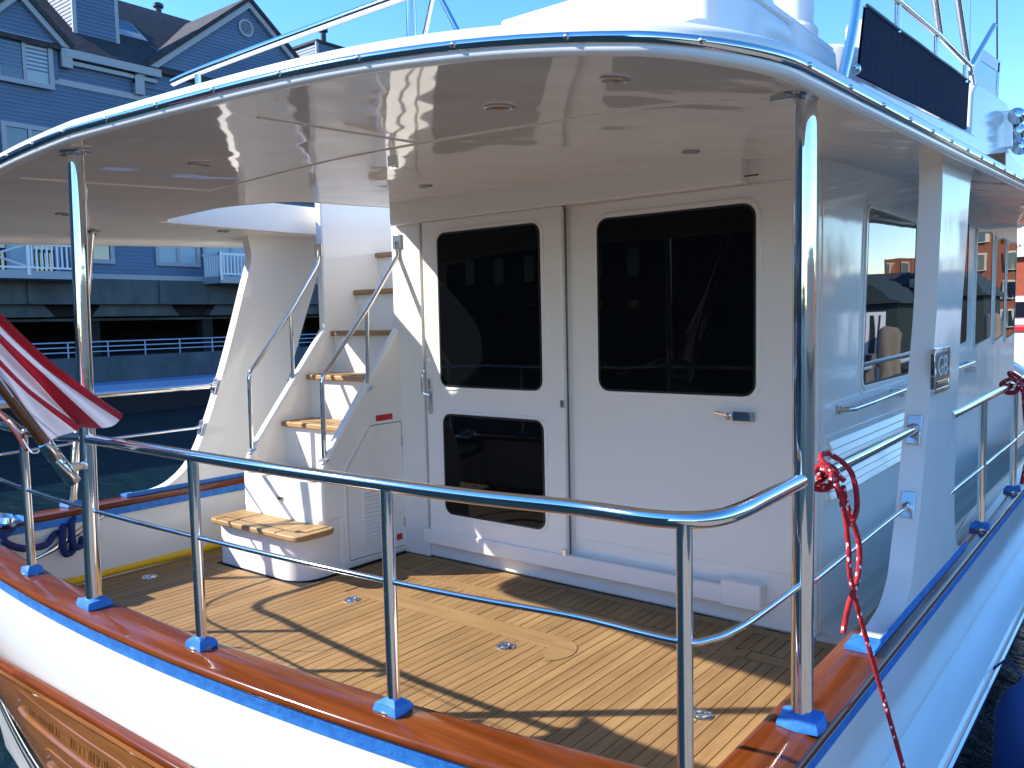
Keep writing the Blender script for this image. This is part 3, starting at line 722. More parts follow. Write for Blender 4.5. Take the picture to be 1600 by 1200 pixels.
top2 = [(PL[0], PL[1], 1.02)] + [(x, rail_y(x), 1.0 + .0) for x in (-3.3, -3.575, -3.9, -4.22, -4.45)] + [(-4.66, 1.50, 1.0), (-4.725, 1.60, 1.0), (-4.735, 1.80, 1.01), (PP[0], PP[1] + .08, 1.02)]
tb("stern_rail", steel, yacht, catmull(top2, 6), .0165, 18)
mid = [(PR[0], PR[1], .765), (-.668, 1.70, .763), (-.676, 1.59, .76), (-.70, 1.51, .756), (-.76, 1.468, .752)] + [(x, rail_y(x), .75 + .012 * min(1, max(0, (-1.3 - x)))) for x in (-1.0, -1.25, -1.515, -1.9, -2.3, -2.6, -2.965, -3.3, -3.575, -3.9, -4.22, -4.5)] + [(-4.68, 1.65, .762), (PP[0], PP[1], .765)]
tb("mid_rail", steel, yacht, catmull(mid, 6), .0075, 10)
# side rails to the wings and beyond
def siderail(x0, y0, x1, y1, z, r, nm): return tb(nm, steel, yacht, [(x0, y0, z), ((x0 + x1) / 2, (y0 + y1) / 2, z), (x1, y1, z)], r, 16)
siderail(PR[0], PR[1], -.675, 3.065, 1.0, .0165, "side_rail"); siderail(PR[0], PR[1], -.675, 2.985, .75, .0075, "mid_rail")
siderail(PP[0], PP[1], -4.73, 2.98, 1.02, .0165, "side_rail"); siderail(PP[0], PP[1], -4.73, 2.85, .768, .0075, "mid_rail")
for x_, y_, z_, h in ((-.678, 3.052, .995, .05), (-.678, 2.979, .75, .045), (-4.73, 2.955, 1.02, .05), (-4.73, 2.845, .768, .045)):
    o = MB().box(x_ - .022, x_ + .022, y_ - .004, y_ + .006, z_ - h, z_ + h).build("rail_bracket", steelb, yacht, 30, bevel=.003)
    o.data.transform(Matrix.Translation((x_, y_, z_)) @ Matrix.Rotation(radians(-17), 4, 'X') @ Matrix.Translation((-x_, -y_, -z_)))
    MB().lathe((x_, y_ - .03, z_), (0, 1, 0), [(.022 if h > .047 else .012, 0), (.022 if h > .047 else .012, .035)], 16).build("rail_socket", steel, o)
fr = tb("side_rail", steel, yacht, [(-.645, 3.47, 1.0), (-.63, 5, 1.01), (-.63, 8, 1.06)], .0165, 16)
tb("mid_rail", steel, yacht, [(-.645, 3.48, .70), (-.635, 5, .70), (-.63, 8, .74)], .0075, 10)
for y_ in (4.17, 5.12, 6.3, 7.5):
    stanchion(-.645, y_, 1.0)
# port quarter cleat with the navy mooring line
cl = MB().tube([(-4.66, 1.80, .19), (-4.655, 1.90, .225), (-4.66, 2.15, .345), (-4.665, 2.24, .375)], [.010, .020, .020, .010], 10).build("cleat", steel, yacht, 60)
for yy, zz in ((1.95, .25), (2.09, .315)): MB().tube([(-4.705, yy, zz), (-4.655, yy, zz)], .012, 8).build("cleat_leg", steelb, cl)
bowl = MB().lathe((-4.64, 1.66, .425), (0, .3, 1), [(.06, -.02), (.075, 0), (.07, .03), (.045, .045), (.03, .02)], 20).build("fairlead", steel, yacht)
bx("masking_tape", tape, yacht, -4.74, -4.56, 1.56, 1.78, .4225, .428)
# ---------------------------------------------------------------- upper deck gear that belongs to the yacht
def zr(x, y): return ceil(x, y) + .035
def onroof(x0, x1, y0, y1, z1, inx=0):      # block whose underside follows the roof
    q = [(x0, y0), (x1, y0), (x1, y1), (x0, y1)]; c = ((x0 + x1) / 2, (y0 + y1) / 2)
    return MB().loft([[(x, y, zr(x, y)) for x, y in q], [(x + inx * (1 if x < c[0] else -1), y, z1) for x, y in q]], True)
onroof(-2.02, -1.02, 2.22, 3.3, 2.37).build("deck_locker", hullm, yacht, bevel=.05, seg=4)
MB().box(-1.79, -1.03, 2.24, 3.3, 2.36, 2.392).build("locker_lid", hullm, yacht, bevel=.012, seg=3)
onroof(-1.36, -.985, 2.83, 3.28, 2.37, .03).build("step_moulding", hullm, yacht, bevel=.02, seg=3)
MB().lathe((-1.12, 3.12, 2.3), (0, 0, 1), [(.085, 0), (.085, .12), (.070, .14), (.070, .9), (.001, .9)], 24).build("davit_column", hullm, yacht)
fb = catmull([(-1.55, 3.35, 0), (-1.25, 3.33, 0), (-1.05, 3.38, 0), (-.96, 3.50, 0), (-.935, 3.8, 0), (-.93, 5.0, 0), (-.94, 8, 0)], 6)
MB().loft([[(p.x - .03, p.y, zr(p.x, p.y)), (p.x, p.y, zr(p.x, p.y) + .02), (p.x - .03, p.y + .01, 2.42 + .03 * max(0, p.y - 5)), (p.x - .05, p.y + .02, 2.44 + .03 * max(0, p.y - 5)), (p.x - .12, p.y + .06, 2.44 + .03 * max(0, p.y - 5))] for p in fb], False).build("flybridge_coaming", hullm, yacht, 50)
MB().prism([(2.98, 2.04), (5.0, 2.12), (5.0, 2.30), (2.98, 2.165)], 'x', -.96, -.835).build("canvas_ledge", hullm, yacht, bevel=.012)
pan = MB()
A = [(2.975, 2.185), (4.84, 2.305)]; T = [(3.05, 2.432), (4.885, 2.552)]
n = 26; rows = []
for j in range(7):
    v = j / 6; r_ = []
    for i in range(n + 1):
        u = i / n; yb = A[0][0] + (A[1][0] - A[0][0]) * u; yt = T[0][0] + (T[1][0] - T[0][0]) * u; zb = A[0][1] + (A[1][1] - A[0][1]) * u; ztp = T[0][1] + (T[1][1] - T[0][1]) * u
        r_.append((-.85 + .0012 * sin(u * 17 + v), yb + (yt - yb) * v, zb + (ztp - zb) * v))
    rows.append(r_)
back = [[(x - .008, y, z) for x, y, z in r_] for r_ in rows]
pan.loft(rows, False); pan.loft(back, False); pan.build("canvas_panel", navy, yacht, 60)
tb("panel_lacing", gask_gap, yacht, [(p[0] + .003, p[1], p[2]) for p in rows[-1]], .006, 6)
tb("flybridge_rail", steel, yacht, catmull([(-.865, 2.845, 2.14), (-.85, 2.90, 2.30), (-.845, 2.945, 2.45), (-.85, 3.0, 2.56)], 5), .0165, 14)
tb("flybridge_rail", steel, yacht, [(-.855, 2.96, 2.47), (-.85, 3.30, 2.545), (-.85, 3.486, 2.565), (-.85, 4.14, 2.606), (-.85, 4.88, 2.63), (-.86, 5.02, 2.58)], .0135, 12)
for y_, a, b in ((3.49, 2.45, 2.56), (4.15, 2.50, 2.604), (4.80, 2.53, 2.625)): tb("rail_upright", steel, yacht, [(-.855, y_, a), (-.855, y_, b)], .0125, 10)
MB().lathe((-.845, 2.93, 2.195), (1, 0, 0), [(.018, -.01), (.018, .006), (.009, .014), (.001, .015)], 12).build("canvas_stud", steelb, yacht)
for a, b in (((-.87, 3.98, 3.0), (-.87, 4.31, 2.62)), ((-.87, 4.35, 3.2), (-.86, 4.93, 2.60)), ((-.90, 5.9, 3.1), (-.87, 5.02, 2.66))): tb("canopy_frame", staffw if 0 else steelb, yacht, [a, b], .016, 10)
MB().box(-1.75, -1.40, 4.9, 5.9, 2.30, 2.80).build("helm_seat", seatm, yacht, bevel=.06, seg=4)
MB().box(-1.50, -1.34, 4.95, 5.85, 2.7, 3.02).build("seat_back", seatm, yacht, bevel=.05, seg=4)
MB().prism([(4.86, 2.12), (7.2, 2.2), (6.9, 2.52), (6.05, 2.66), (5.06, 2.59), (4.93, 2.52)], 'x', -1.0, -.84).build("flybridge_side", hullm, yacht, bevel=.02, seg=3)
wsf = [(5.02, 2.585), (6.03, 2.66), (6.10, 2.93), (5.42, 2.86)]
ring2(roundpoly(wsf, .04), insetpoly(roundpoly(wsf, .04), .07), 'x', -.90, -.892).build("screen_frame", white, yacht, 30)
MB().prism(insetpoly(roundpoly(wsf, .04), .068), 'x', -.897, -.895).build("clear_screen", mat("screen_vinyl", (.35, .48, .62), .1, spec=.6), yacht, 0)
for i in range(6): MB().lathe((-.891, 5.08 + i * .18, 2.605 + i * .0135), (1, 0, 0), [(.012, 0), (.010, .006), (.001, .007)], 8).build("snap_stud", steelb, yacht)
tb("canvas_seam", steelb, yacht, [(-.9, 5.14, 3.1), (-.895, 5.13, 2.62)], .004, 6)
tb("canvas_seam", gask_gap, yacht, [(-.9, 5.95, 3.4), (-.895, 6.04, 2.66)], .005, 6)
MB().box(-.80, -.70, 5.02, 5.62, 2.07, 2.20).build("light_box", orange, yacht, bevel=.006)
# chrome horns
hr = bx("horn_bracket", steelb, yacht, -.86, -.80, 5.98, 6.06, 2.38, 2.60, bevel=.004)
for y_, z_ in ((5.98, 2.56), (6.03, 2.475), (6.14, 2.40)):
    MB().lathe((-.78, y_, z_), (.35, -1, .1), [(.001, .05), (.020, .048), (.040, .03), (.052, 0), (.044, -.03), (.022, -.055), (.012, -.10)], 18).build("horn", steel, hr)
# aft upper rail and its stays
ur = tb("boat_deck_rail", steel, yacht, catmull([(-3.40, 2.0, 2.442), (-3.2, 2.0, 2.450), (-2.6, 2.0, 2.455), (-1.97, 2.0, 2.455), (-1.2, 2.0, 2.455)], 4), .0165, 16)
tb("rail_upright", steel, ur, [(-3.21, 2.0, 2.12), (-3.21, 2.0, 2.435)], .013, 12)
tb("rail_upright", steel, ur, [(-1.965, 2.0, 2.15), (-1.965, 2.0, 2.6)], .017, 14)
MB().lathe((-1.965, 2.0, 2.145), (0, 0, 1), [(.045, 0), (.045, .02), (.024, .03), (.024, .09)], 16).build("rail_socket", steel, ur)
for a, b in (((-2.17, 2.25, 2.36), (-2.04, 2.2, 2.56)), ((-2.03, 2.2, 2.53), (-1.93, 2.2, 2.36))): tb("rail_stay", steel, ur, [a, b], .009, 10)
bx("stay_base", steelb, ur, -2.165, -2.135, 2.19, 2.22, 2.2, 2.41, bevel=.003)

# ================================================================ LOOSE THINGS ON BOARD
# flagstaff in its socket on the stern post
fs = thing("flagstaff", (-2.90, 1.27, .90), "varnished wooden flagstaff in a chrome socket, leaning out over the stern", "flagstaff")
sA = Vector((-2.862, 1.252, .888)); sB = Vector((-2.855, 1.045, 1.233)); dv = (sB - sA).normalized()
MB().tube([sA + dv * .13, sA + dv * .4, sA + dv * .8, sA + dv * 1.6], [.0185, .0185, .017, .010], 16).build("pole", staffw, fs, 60)
MB().lathe(sA, dv, [(.001, -.002), (.0215, 0), (.023, .004), (.023, .10), (.0225, .101), (.0235, .103), (.0235, .168), (.021, .17)], 20).build("socket", steel, fs)
MB().tube([sA + dv * .06 + Vector((.01, .01, .0)), (PL[0] + .02, PL[1] - .015, .925)], .014, 8).build("socket_bracket", steelb, fs)
MB().lathe(sA + dv * 1.6, dv, [(.010, 0), (.018, .01), (.020, .025), (.012, .04), (.001, .044)], 14).build("truck", staffw, fs)
# flag
U, V = 70, 40
me = bpy.data.meshes.new("flag"); vts = []; fcs = []; uvs = []
hs = sA + dv * 1.52            # upper hoist on the staff
def flagp(u, v):
    # cloth hangs from the staff, fly end drooping forward past the stern post
    A = sA + dv * 1.50; Bm = sA + dv * 1.02
    top_r = Vector((-2.85, 1.418, 1.093)); bot_r = Vector((-2.85, 1.193, 1.040))
    a = A.lerp(top_r, u); b = Bm.lerp(bot_r, u)
    p = a.lerp(b, v); p.z -= .05 * sin(pi * u) * (1 - .3 * v) - .012 * sin(2 * pi * u)
    g = max(0, (u - .78) / .22)
    p.x += (.026 * sin(v * 13 + u * 5) + .012 * sin(v * 27 - u * 6)) * (.2 + u) - .02 * u + .035 * g * sin(v * 8)
    p.y += .022 * g * sin(v * 11 + .6); p.z += .014 * g * sin(v * 9 + 2)
    return p
for j in range(V + 1):
    for i in range(U + 1): vts.append(flagp(i / U, j / V))
for j in range(V):
    for i in range(U): a = j * (U + 1) + i; fcs.append((a, a + 1, a + U + 2, a + U + 1))
me.from_pydata(vts, [], fcs); ul = me.uv_layers.new(name="UVMap")
for p in me.polygons:
    p.use_smooth = True
    for li in p.loop_indices:
        k = me.loops[li].vertex_index; i, j = k % (U + 1), k // (U + 1)
        ul.data[li].uv = (.0 + i / U, (6 / 13) + (7 / 13) * (j / V) if 0 else (6.6 * j / V) / 13)
me.materials.append(flagm)
tag(link("flag", me), "red and white striped flag drooping from the wooden flagstaff", "flag")
ha = thing("flag_halyard", (-3.6, 1.25, .9), "thin white flag line looped over the stern rail beside the flagstaff", "line")
tb("cord", white, ha, catmull([sA + dv * .62 + Vector((.03, 0, 0)), sA + dv * .36 + Vector((.026, 0, 0)), (-3.36, 1.35, .96), (-3.40, 1.34, .93), (-3.45, 1.33, .98)], 6), .003, 6)
tb("cord", white, ha, catmull([(-4.0, 1.36, 1.05), (-3.92, 1.37, .92), (-3.98, 1.38, .76), (-4.0, 1.39, .62)], 6), .003, 6)
MB().tube([(-3.98, 1.385, .74), (-4.0, 1.39, .60)], [.008, .010], 8).build("snap_hook", steelb, ha)
wp = thing("belaying_pin", (-3.5, 1.36, .96), "short wooden flag cleat lashed across the stern stanchion", "cleat")
MB().tube([(-3.72, 1.34, 1.08), (-3.58, 1.36, 1.01), (-3.50, 1.36, .93)], [.010, .019, .009], 10).build("wooden_bar", staffw, wp, 60)
MB().tube(catmull([(-3.62, 1.35, 1.02), (-3.57, 1.33, 1.045), (-3.53, 1.35, 1.0), (-3.58, 1.39, .98), (-3.62, 1.36, 1.015)], 5), .004, 6).build("lashing", white, wp)
# mooring line
nl = MB()
wr = [(-4.62, 1.70, .39), (-4.52, 1.62, .36), (-4.52, 1.70, .30), (-4.60, 1.84, .27)]
for k in range(3):
    o_ = .05 * k
    wr += [(-4.635, 1.90 + o_, .30 + o_ * .5), (-4.685, 1.95 + o_, .315 + o_ * .5), (-4.69, 1.99 + o_, .27 + o_ * .4), (-4.64, 2.0 + o_, .205 + o_ * .45), (-4.625, 1.95 + o_, .20 + o_ * .5)]
nl.tube(catmull(wr, 6), .018, 10)
nl.tube(catmull([(-4.62, 1.70, .41), (-4.72, 1.60, .43), (-4.9, 1.50, .30), (-5.2, 1.1, -.3), (-5.6, .5, -.98)], 6), .016, 10)
tag(nl.build("mooring_line", bluer, None, 60), "navy blue mooring line hitched round the port quarter cleat", "rope")
# hose
tag(MB().tube(catmull([(-4.50, 1.62, .028), (-4.58, 1.72, .027), (-4.655, 1.9, .027), (-4.667, 2.3, .027), (-4.66, 2.7, .027), (-4.665, 3.2, .027), (-4.66, 3.9, .04)], 6), .027, 14).build("hose", yel, None, 60), "yellow hose lying along the deck against the port bulwark", "hose")
# red ropes
def redrope(kx, ky, kz, end, s, label):
    mb = MB(); r = .0080 * s
    c = Vector((kx, ky, kz)); pts = []
    for i in range(64):
        a = i / 16 * 2 * pi; t = i / 63
        pts.append(c + Vector((.031 * s * cos(a) * (1 + .15 * sin(3 * a)), (-.045 + .085 * t) * s + .012 * sin(a * 1.5), .031 * s * sin(a) - .004)))
    mb.tube(catmull(pts, 2), r, 8)
    c2 = c + Vector((.045 * s, .02 * s, -.03 * s))
    loop = [c2 + Vector((.0, -.06 * s, .02 * s)), c2 + Vector((.02 * s, -.05 * s, -.06 * s)), c2 + Vector((.02 * s, .0, -.10 * s)), c2 + Vector((.02 * s, .06 * s, -.06 * s)), c2 + Vector((0, .07 * s, .03 * s)), c2 + Vector((-.05 * s, .04 * s, .08 * s)), c2 + Vector((-.05 * s, -.03 * s, .075 * s)), c2 + Vector((.01 * s, -.02 * s, .02 * s))]
    mb.tube(catmull(loop, 6), r, 8)
    d1 = c2 + Vector((0, .03 * s, -.05 * s)); e = Vector(end)
    mb.tube(catmull([c2, d1, d1 + Vector((.02 * s, .05 * s, -.12 * s)), d1 + Vector((.02 * s, .04 * s, -.22 * s)), d1 + Vector((.01 * s, .0 * s, -.28 * s)), d1 + Vector((0, -.02 * s, -.36 * s))], 5), r, 8)
    q = d1 + Vector((.015 * s, .02 * s, -.25 * s))
    mb.tube(catmull([d1 + Vector((0, -.02 * s, 0)), d1 + Vector((.01 * s, -.01 * s, -.12 * s)), q, q.lerp(e, .33) + Vector((0, 0, -.004)), q.lerp(e, .66) + Vector((0, 0, -.006)), e], 6), r * .92, 8)
    return tag(mb.build("tied_rope", ropem, None, 60), label, "rope", "red ropes tied to the side rail")
redrope(-.660, 2.06, 1.0, (-.44, 2.48, -.32), .9, "red and white flecked rope knotted to the rail beside the near roof post")
redrope(-.63, 4.86, 1.01, (-.40, 5.6, -.3), 1.15, "small red rope bundle knotted on the far forward side rail")
# navy fenders on the starboard side
def fender(x, y, z, h, r, label):
    t = thing("fender", (x, y, z - h / 2), label, "fender", "fenders along the starboard hull")
    MB().lathe((x, y, z), (0, 0, 1), [(.02, -h / 2 - .03), (r * .6, -h / 2), (r, -h / 2 + .10), (r, h / 2 - .10), (r * .6, h / 2), (.025, h / 2 + .04), (.02, h / 2 + .07)], 24).build("body", mat("fender_cover", (.02, .06, .22), .7), t, 50)
    tb("lanyard", bluer, t, [(x, y, z + h / 2 + .05), (x - .08, y + .01, z + h / 2 + .12), (-.56, y + .02, -.14)], .006, 6)
fender(-.43, 3.95, -.50, .6, .115, "dark blue fender hanging beside the hull at the lower right edge")
fender(-.40, 6.0, -.45, .55, .12, "far navy fender hanging forward of the red rope bundle")

# ================================================================ APARTMENTS ACROSS THE WATER
FX = -26.0
apt = thing("apartment_building", (FX - 4, 14, 1.0), "blue clapboard waterfront apartment building with dark shingle roof and gables", "building")
def siding(name, parent, x, yr, z0, z1, h=.115, m=clap):
    mb = MB(); z = z0
    while z < z1 - 1e-6:
        zt = min(z + h, z1); a0, b0 = yr(z + 1e-4); a1, b1 = yr(zt - 1e-4)
        if b0 > a0:
            b1 = max(b1, a1)
            mb.add([(x + .018, a0, z), (x + .018, b0, z), (x + .002, b1, zt), (x + .002, a1, zt), (x, a0, z), (x, b0, z)], [(0, 1, 2, 3), (4, 5, 1, 0)])
        z = zt
    return mb.build(name, m, parent, 0)
YA, YB = -14.0, 40.0
siding("clapboard_wall", apt, FX, lambda z: (YA, YB), 2.98, 9.62)
bx("wall_core", clap, apt, FX - 9, FX - .01, YA, YB, 2.9, 9.6)
# roof: front slope and back slope
RX, RZ = FX - 4.3, 9.55 + 4.55 * .78
MB().prism([(FX + .25, 9.52), (FX + .25, 9.62), (RX, RZ + .1), (FX - 9.2, 9.55), (FX - 9.2, 9.45), (RX, RZ)], 'y', YA, YB).build("roof", shing, apt, 20)
bx("eave_fascia", trim, apt, FX + .18, FX + .27, 11.75, 14.75, 9.36, 9.60)
bx("eave_soffit", trim, apt, FX + .02, FX + .16, 11.75, 14.65, 9.18, 9.30)
bx("trim_band", trim, apt, FX + .02, FX + .045, 11.45, YB, 8.56, 8.74)
bx("trim_band", trim, apt, FX + .02, FX + .05, YA, YB, 2.90, 3.05)
def gable(yc, half, zb, zpk, xo, name="gable"):
    sl = (zpk - zb) / half
    yr = lambda z: (yc - (zpk - z) / sl, yc + (zpk - z) / sl)
    g = siding(name, apt, FX + xo, lambda z: (yc - half, yc + half) if z < zb else yr(z), 8.8 if xo > .05 else 9.0, zpk)
    bx("gable_core", clap, apt, FX - 3.5, FX + xo - .01, yc - half, yc + half, 8.7 if xo > .05 else 9.0, zb)
    MB().prism([(yc - half, zb), (yc + half, zb), (yc, zpk)], 'x', FX - 3.4, FX + xo - .005).build("gable_core", clap, apt, 0)
    t = .22
    for s in (-1, 1):
        e = half + .35; p0 = (yc + s * e, zpk - sl * e)
        nx, nz = s * sl / sqrt(1 + sl * sl), 1 / sqrt(1 + sl * sl)
        MB().prism([(yc, zpk - .03), p0, (p0[0] - nx * 0, p0[1] - t), (yc, zpk - t - .03)], 'x', FX + xo + .02, FX + xo + .14).build("rake_board", trim, apt, 0)
        MB().prism([(yc, zpk - .02), p0, (p0[0] + nx * .12, p0[1] + .12), (yc, zpk + .14)], 'x', FX - 4.4, FX + xo + .2).build("gable_roof", shing, apt, 0)
        MB().box(FX + xo + .02, FX + xo + .16, min(p0[0], p0[0] - s * .3), max(p0[0], p0[0] - s * .3), p0[1] - .55, p0[1] - .02).build("gable_return", trim, apt, 0)
    return g
gable(10.62, 1.0, 9.95, 10.95, .10)
gable(18.25, 4.0, 9.55, 12.75, .03)
gable(29.5, 4.0, 9.55, 12.75, .03); gable(2.5, 4.0, 9.55, 12.75, .03)
gv = MB().lathe((FX + .05, 18.12, 11.80), (1, 0, 0), [(.30, -.02), (.30, .05), (.23, .05), (.23, .01), (.001, .01)], 24).build("gable_vent", trim, apt)
for i in range(6): bx("vent_slat", clap, gv, FX + .055, FX + .08, 17.92 + abs(i - 2.5) * .025, 18.32 - abs(i - 2.5) * .025, 11.62 + i * .065, 11.66 + i * .065)
def window(y0, y1, z0, z1, n=2, x=FX, blinds=(), t=.13, parent=apt):
    f = MB(); xo = x + .02
    f.box(xo, xo + .06, y0 - t, y1 + t, z1, z1 + t); f.box(xo, xo + .07, y0 - t, y1 + t, z0 - t, z0)
    f.box(xo, xo + .06, y0 - t, y0, z0, z1); f.box(xo, xo + .06, y1, y1 + t, z0, z1)
    for i in range(1, n):
        c = y0 + (y1 - y0) * i / n; f.box(xo, xo + .05, c - .05, c + .05, z0, z1)
    o = f.build("window", trim, parent, 0)
    for i in range(n):
        a = y0 + (y1 - y0) * i / n; b = y0 + (y1 - y0) * (i + 1) / n
        MB().box(xo - .01, xo + .012, a + .01, b - .01, z0 + .005, z1 - .005).build("pane", curt if i in blinds else wpane, o, 0)
    return o
window(10.02, 11.33, 8.47, 9.58, blinds=(1,), x=FX + .08)
window(10.10, 11.36, 6.15, 7.12, x=FX)
window(14.46, 15.78, 3.50, 4.75, blinds=(0, 1)); window(11.75, 12.85, 3.50, 4.75, n=1, blinds=())
window(9.3, 11.2, 3.08, 4.85, n=3, blinds=(1,)); window(16.15, 18.1, 3.08, 4.75, n=2, blinds=(0, 1))
for yy in (15.0, 19.5, 22.5, 26, 30, 34, 3.5, 6.5, 0, -5):
    for zz in (3.5, 6.1): 
        if not (zz == 3.5 and 13.5 < yy < 18.5): window(yy, yy + 1.3, zz, zz + 1.15, blinds=(1,) if int(yy) % 2 else ())
def chimney(x0, x1, y0, y1, z0, z1, flue=True):
    c = MB(); z = z0; h = .12
    o = MB().box(x0, x1 - .02, y0 + .02, y1 - .02, z0, z1).build("chimney", clap, apt, 0)
    k = MB()
    while z < z1:
        k.add([(x1 + .0, y0, z), (x1 + .0, y1, z), (x1 - .018, y1, z + h), (x1 - .018, y0, z + h)], [(0, 1, 2, 3)])
        k.add([(x0, y0, z), (x1, y0, z), (x1, y0 + .018, z + h), (x0, y0 + .018, z + h)], [(0, 1, 2, 3)])
        k.add([(x0, y1, z), (x1, y1, z), (x1, y1 - .018, z + h), (x0, y1 - .018, z + h)], [(0, 1, 2, 3)])
        z += h
    k.build("chimney_siding", clap, o, 0)
    for a, b in ((x1, y0), (x1, y1), (x0, y0)): MB().box(a - .06, a + .012, b - .06, b + .06, z0, z1).build("corner_board", trim, o, 0)
    MB().box(x0 - .06, x1 + .06, y0 - .06, y1 + .06, z1, z1 + .1).build("chimney_cap", shing, o, 0)
    if flue:
        MB().lathe(((x0 + x1) / 2, (y0 + y1) / 2 + .1, z1 + .1), (0, 0, 1), [(.12, 0), (.12, .7), (.2, .72), (.2, .84), (.1, .9), (.001, .9)], 14).build("flue", blackp, o)
chimney(FX - 2.9, FX - .85, 12.62, 13.95, 9.5, 13.6)
chimney(FX - 6.6, FX - 5.4, 17.6, 18.9, 11.3, 13.2); chimney(FX - 3.4, FX - 1.8, 22.8, 24.6, 9.8, 12.85)
MB().prism([(FX - 1.55, 10.95), (FX - 1.55, 11.06), (FX - 2.6, 11.88), (FX - 2.6, 11.77)], 'y', 14.35, 15.35).build("skylight", trim, apt, 0)
MB().prism([(FX - 1.6, 11.06), (FX - 1.6, 11.08), (FX - 2.55, 11.88), (FX - 2.55, 11.86)], 'y', 14.42, 15.28).build("skylight_pane", wpane, apt, 0)
def balcony(y0, y1, brace):
    b = bx("balcony", trim, apt, FX + .05, FX + 1.15, y0, y1, 2.80, 3.02)
    MB().box(FX + 1.08, FX + 1.15, y0, y1, 3.72, 3.80).box(FX + 1.08, FX + 1.13, y0, y1, 3.08, 3.13).box(FX + .1, FX + 1.1, y0, y0 + .06, 3.72, 3.80).box(FX + .1, FX + 1.1, y1 - .06, y1, 3.72, 3.80).build("balcony_rail", white, b, 0)
    for yy in [y0, y1 - .09] + ([y0 + (y1 - y0) * .5] if y1 - y0 > 2.2 else []): MB().box(FX + 1.06, FX + 1.16, yy, yy + .09, 2.9, 3.84).build("newel", white, b, 0)
    m_ = MB(); y = y0 + .15
    while y < y1 - .1:
        if not (brace and y < y0 + (y1 - y0) * .5): m_.box(FX + 1.09, FX + 1.125, y, y + .045, 3.12, 3.73)
        y += .135
    x_ = FX + .2
    while x_ < FX + 1.05: m_.box(x_, x_ + .045, y0 + .01, y0 + .05, 3.02, 3.73); m_.box(x_, x_ + .045, y1 - .05, y1 - .01, 3.02, 3.73); x_ += .135
    m_.build("balusters", white, b, 0, kind="stuff")
    if brace:
        ya, yb = y0 + .09, y0 + (y1 - y0) * .5
        for s in (0, 1): tb("cross_brace", white, b, [(FX + 1.1, ya, 3.13 if s else 3.71), (FX + 1.1, yb, 3.71 if s else 3.13)], .03, 4)
balcony(8.2, 11.75, True); balcony(15.95, 18.6, False); balcony(22, 25, False)
# parking deck and quay below
q = thing("concrete_quay", (FX + 1, 13, ZW), "dark concrete parking deck and quay wall under the blue apartments", "quay")
bx("edge_beam", conc, q, FX - .6, FX + .10, YA, YB, 2.12, 2.89)
for yy in range(-14, 40, 4): bx("beam_joint", conc, q, FX + .09, FX + .16, yy + .35, yy + .55, 2.14, 2.88)
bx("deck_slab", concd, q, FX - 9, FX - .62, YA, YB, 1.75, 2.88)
bx("service_pipe", conc, q, FX - .9, FX - .75, YA, YB, 1.62, 1.70)
for yy in range(-12, 40, 4):
    MB().prism([(yy + .3, 1.75), (yy + 3.2, 1.75), (yy + 2.9, 2.12), (yy + .6, 2.12)], 'x', FX - .64, FX - .2).build("haunch", conc, q, 0)
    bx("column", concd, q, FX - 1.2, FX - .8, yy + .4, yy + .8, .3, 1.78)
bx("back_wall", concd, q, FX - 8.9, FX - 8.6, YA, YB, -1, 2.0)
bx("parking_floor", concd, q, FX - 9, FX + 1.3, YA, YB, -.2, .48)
bx("quay_wall", conc, q, FX + 1.32, FX + 1.95, YA, YB, -1.4, .56)
qr = thing("quay_railing", (FX + 1.75, 13, .56), "pale blue metal railing with three bars along the quay edge", "railing")
for zz in (1.0, .86, .72): tb("bar", rail_b, qr, [(FX + 1.8, YA, zz), (FX + 1.8, 14, zz), (FX + 1.8, YB, zz)], .018, 6)
y = YA
while y < YB: tb("post", rail_b, qr, [(FX + 1.8, y, .5), (FX + 1.8, y, 1.01)], .022, 6); y += 1.12
fd = thing("float", (FX + 2.4, 13, ZW), "long pale blue floating walkway moored along the quay wall", "float")
bx("deck_edge", pontm, fd, FX + 2.0, FX + 3.3, YA, YB, -.40, -.16, bevel=.02); bx("rub_strip", white, fd, FX + 3.3, FX + 3.36, YA, YB, -.42, -.34)
bx("float_body", concd, fd, FX + 2.05, FX + 3.2, YA, YB, -1.2, -.42)

# ================================================================ STARBOARD SIDE: dock, sheds, town
dk = thing("dock", (1.6, 6, ZW), "grey weathered timber dock alongside the yacht", "dock")
bx("dock_deck", dockw, dk, -.05, 3.4, -3, 40, -.42, -.28)
bx("dock_edge", pile, dk, -.10, -.055, -3, 40, -.75, -.285); bx("dock_bumper", mat("dock_bumper_rubber", (.015, .02, .03), .5), dk, -.36, -.11, -3, 40, -.95, -.52, bevel=.04); bx("dock_float", concd, dk, 0, 3.3, -3, 40, -1.3, -.43)
tb("dock_rail", rail_b, dk, [(1.25, 7.2, .55), (1.25, 20, .55), (1.25, 40, .55)], .04, 8)
tb("dock_rail", rail_b, dk, [(1.25, 7.2, .15), (1.25, 20, .15), (1.25, 40, .15)], .04, 8)
for i in range(9): bx("rail_post", dockw, dk, 1.2, 1.3, 7.2 + i * 3, 7.3 + i * 3, -.28, .62)
for i, (px, py, h) in enumerate(((1.05, 13.4, 1.05), (1.7, 15.2, 1.1), (.35, 18.0, 1.2), (2.3, 10.5, .9))):
    t = thing("dock_pile", (px, py, ZW), ("round timber pile beside the dock rail", "taller timber pile behind the dock rail", "timber pile at the dock edge", "short timber pile inshore on the dock")[i], "pile", "piles along the dock")
    MB().lathe((px, py, -2), (0, 0, 1), [(.17, 0), (.16, 2 + h), (.12, 2.08 + h), (.001, 2.12 + h)], 14).build("shaft", pile, t)
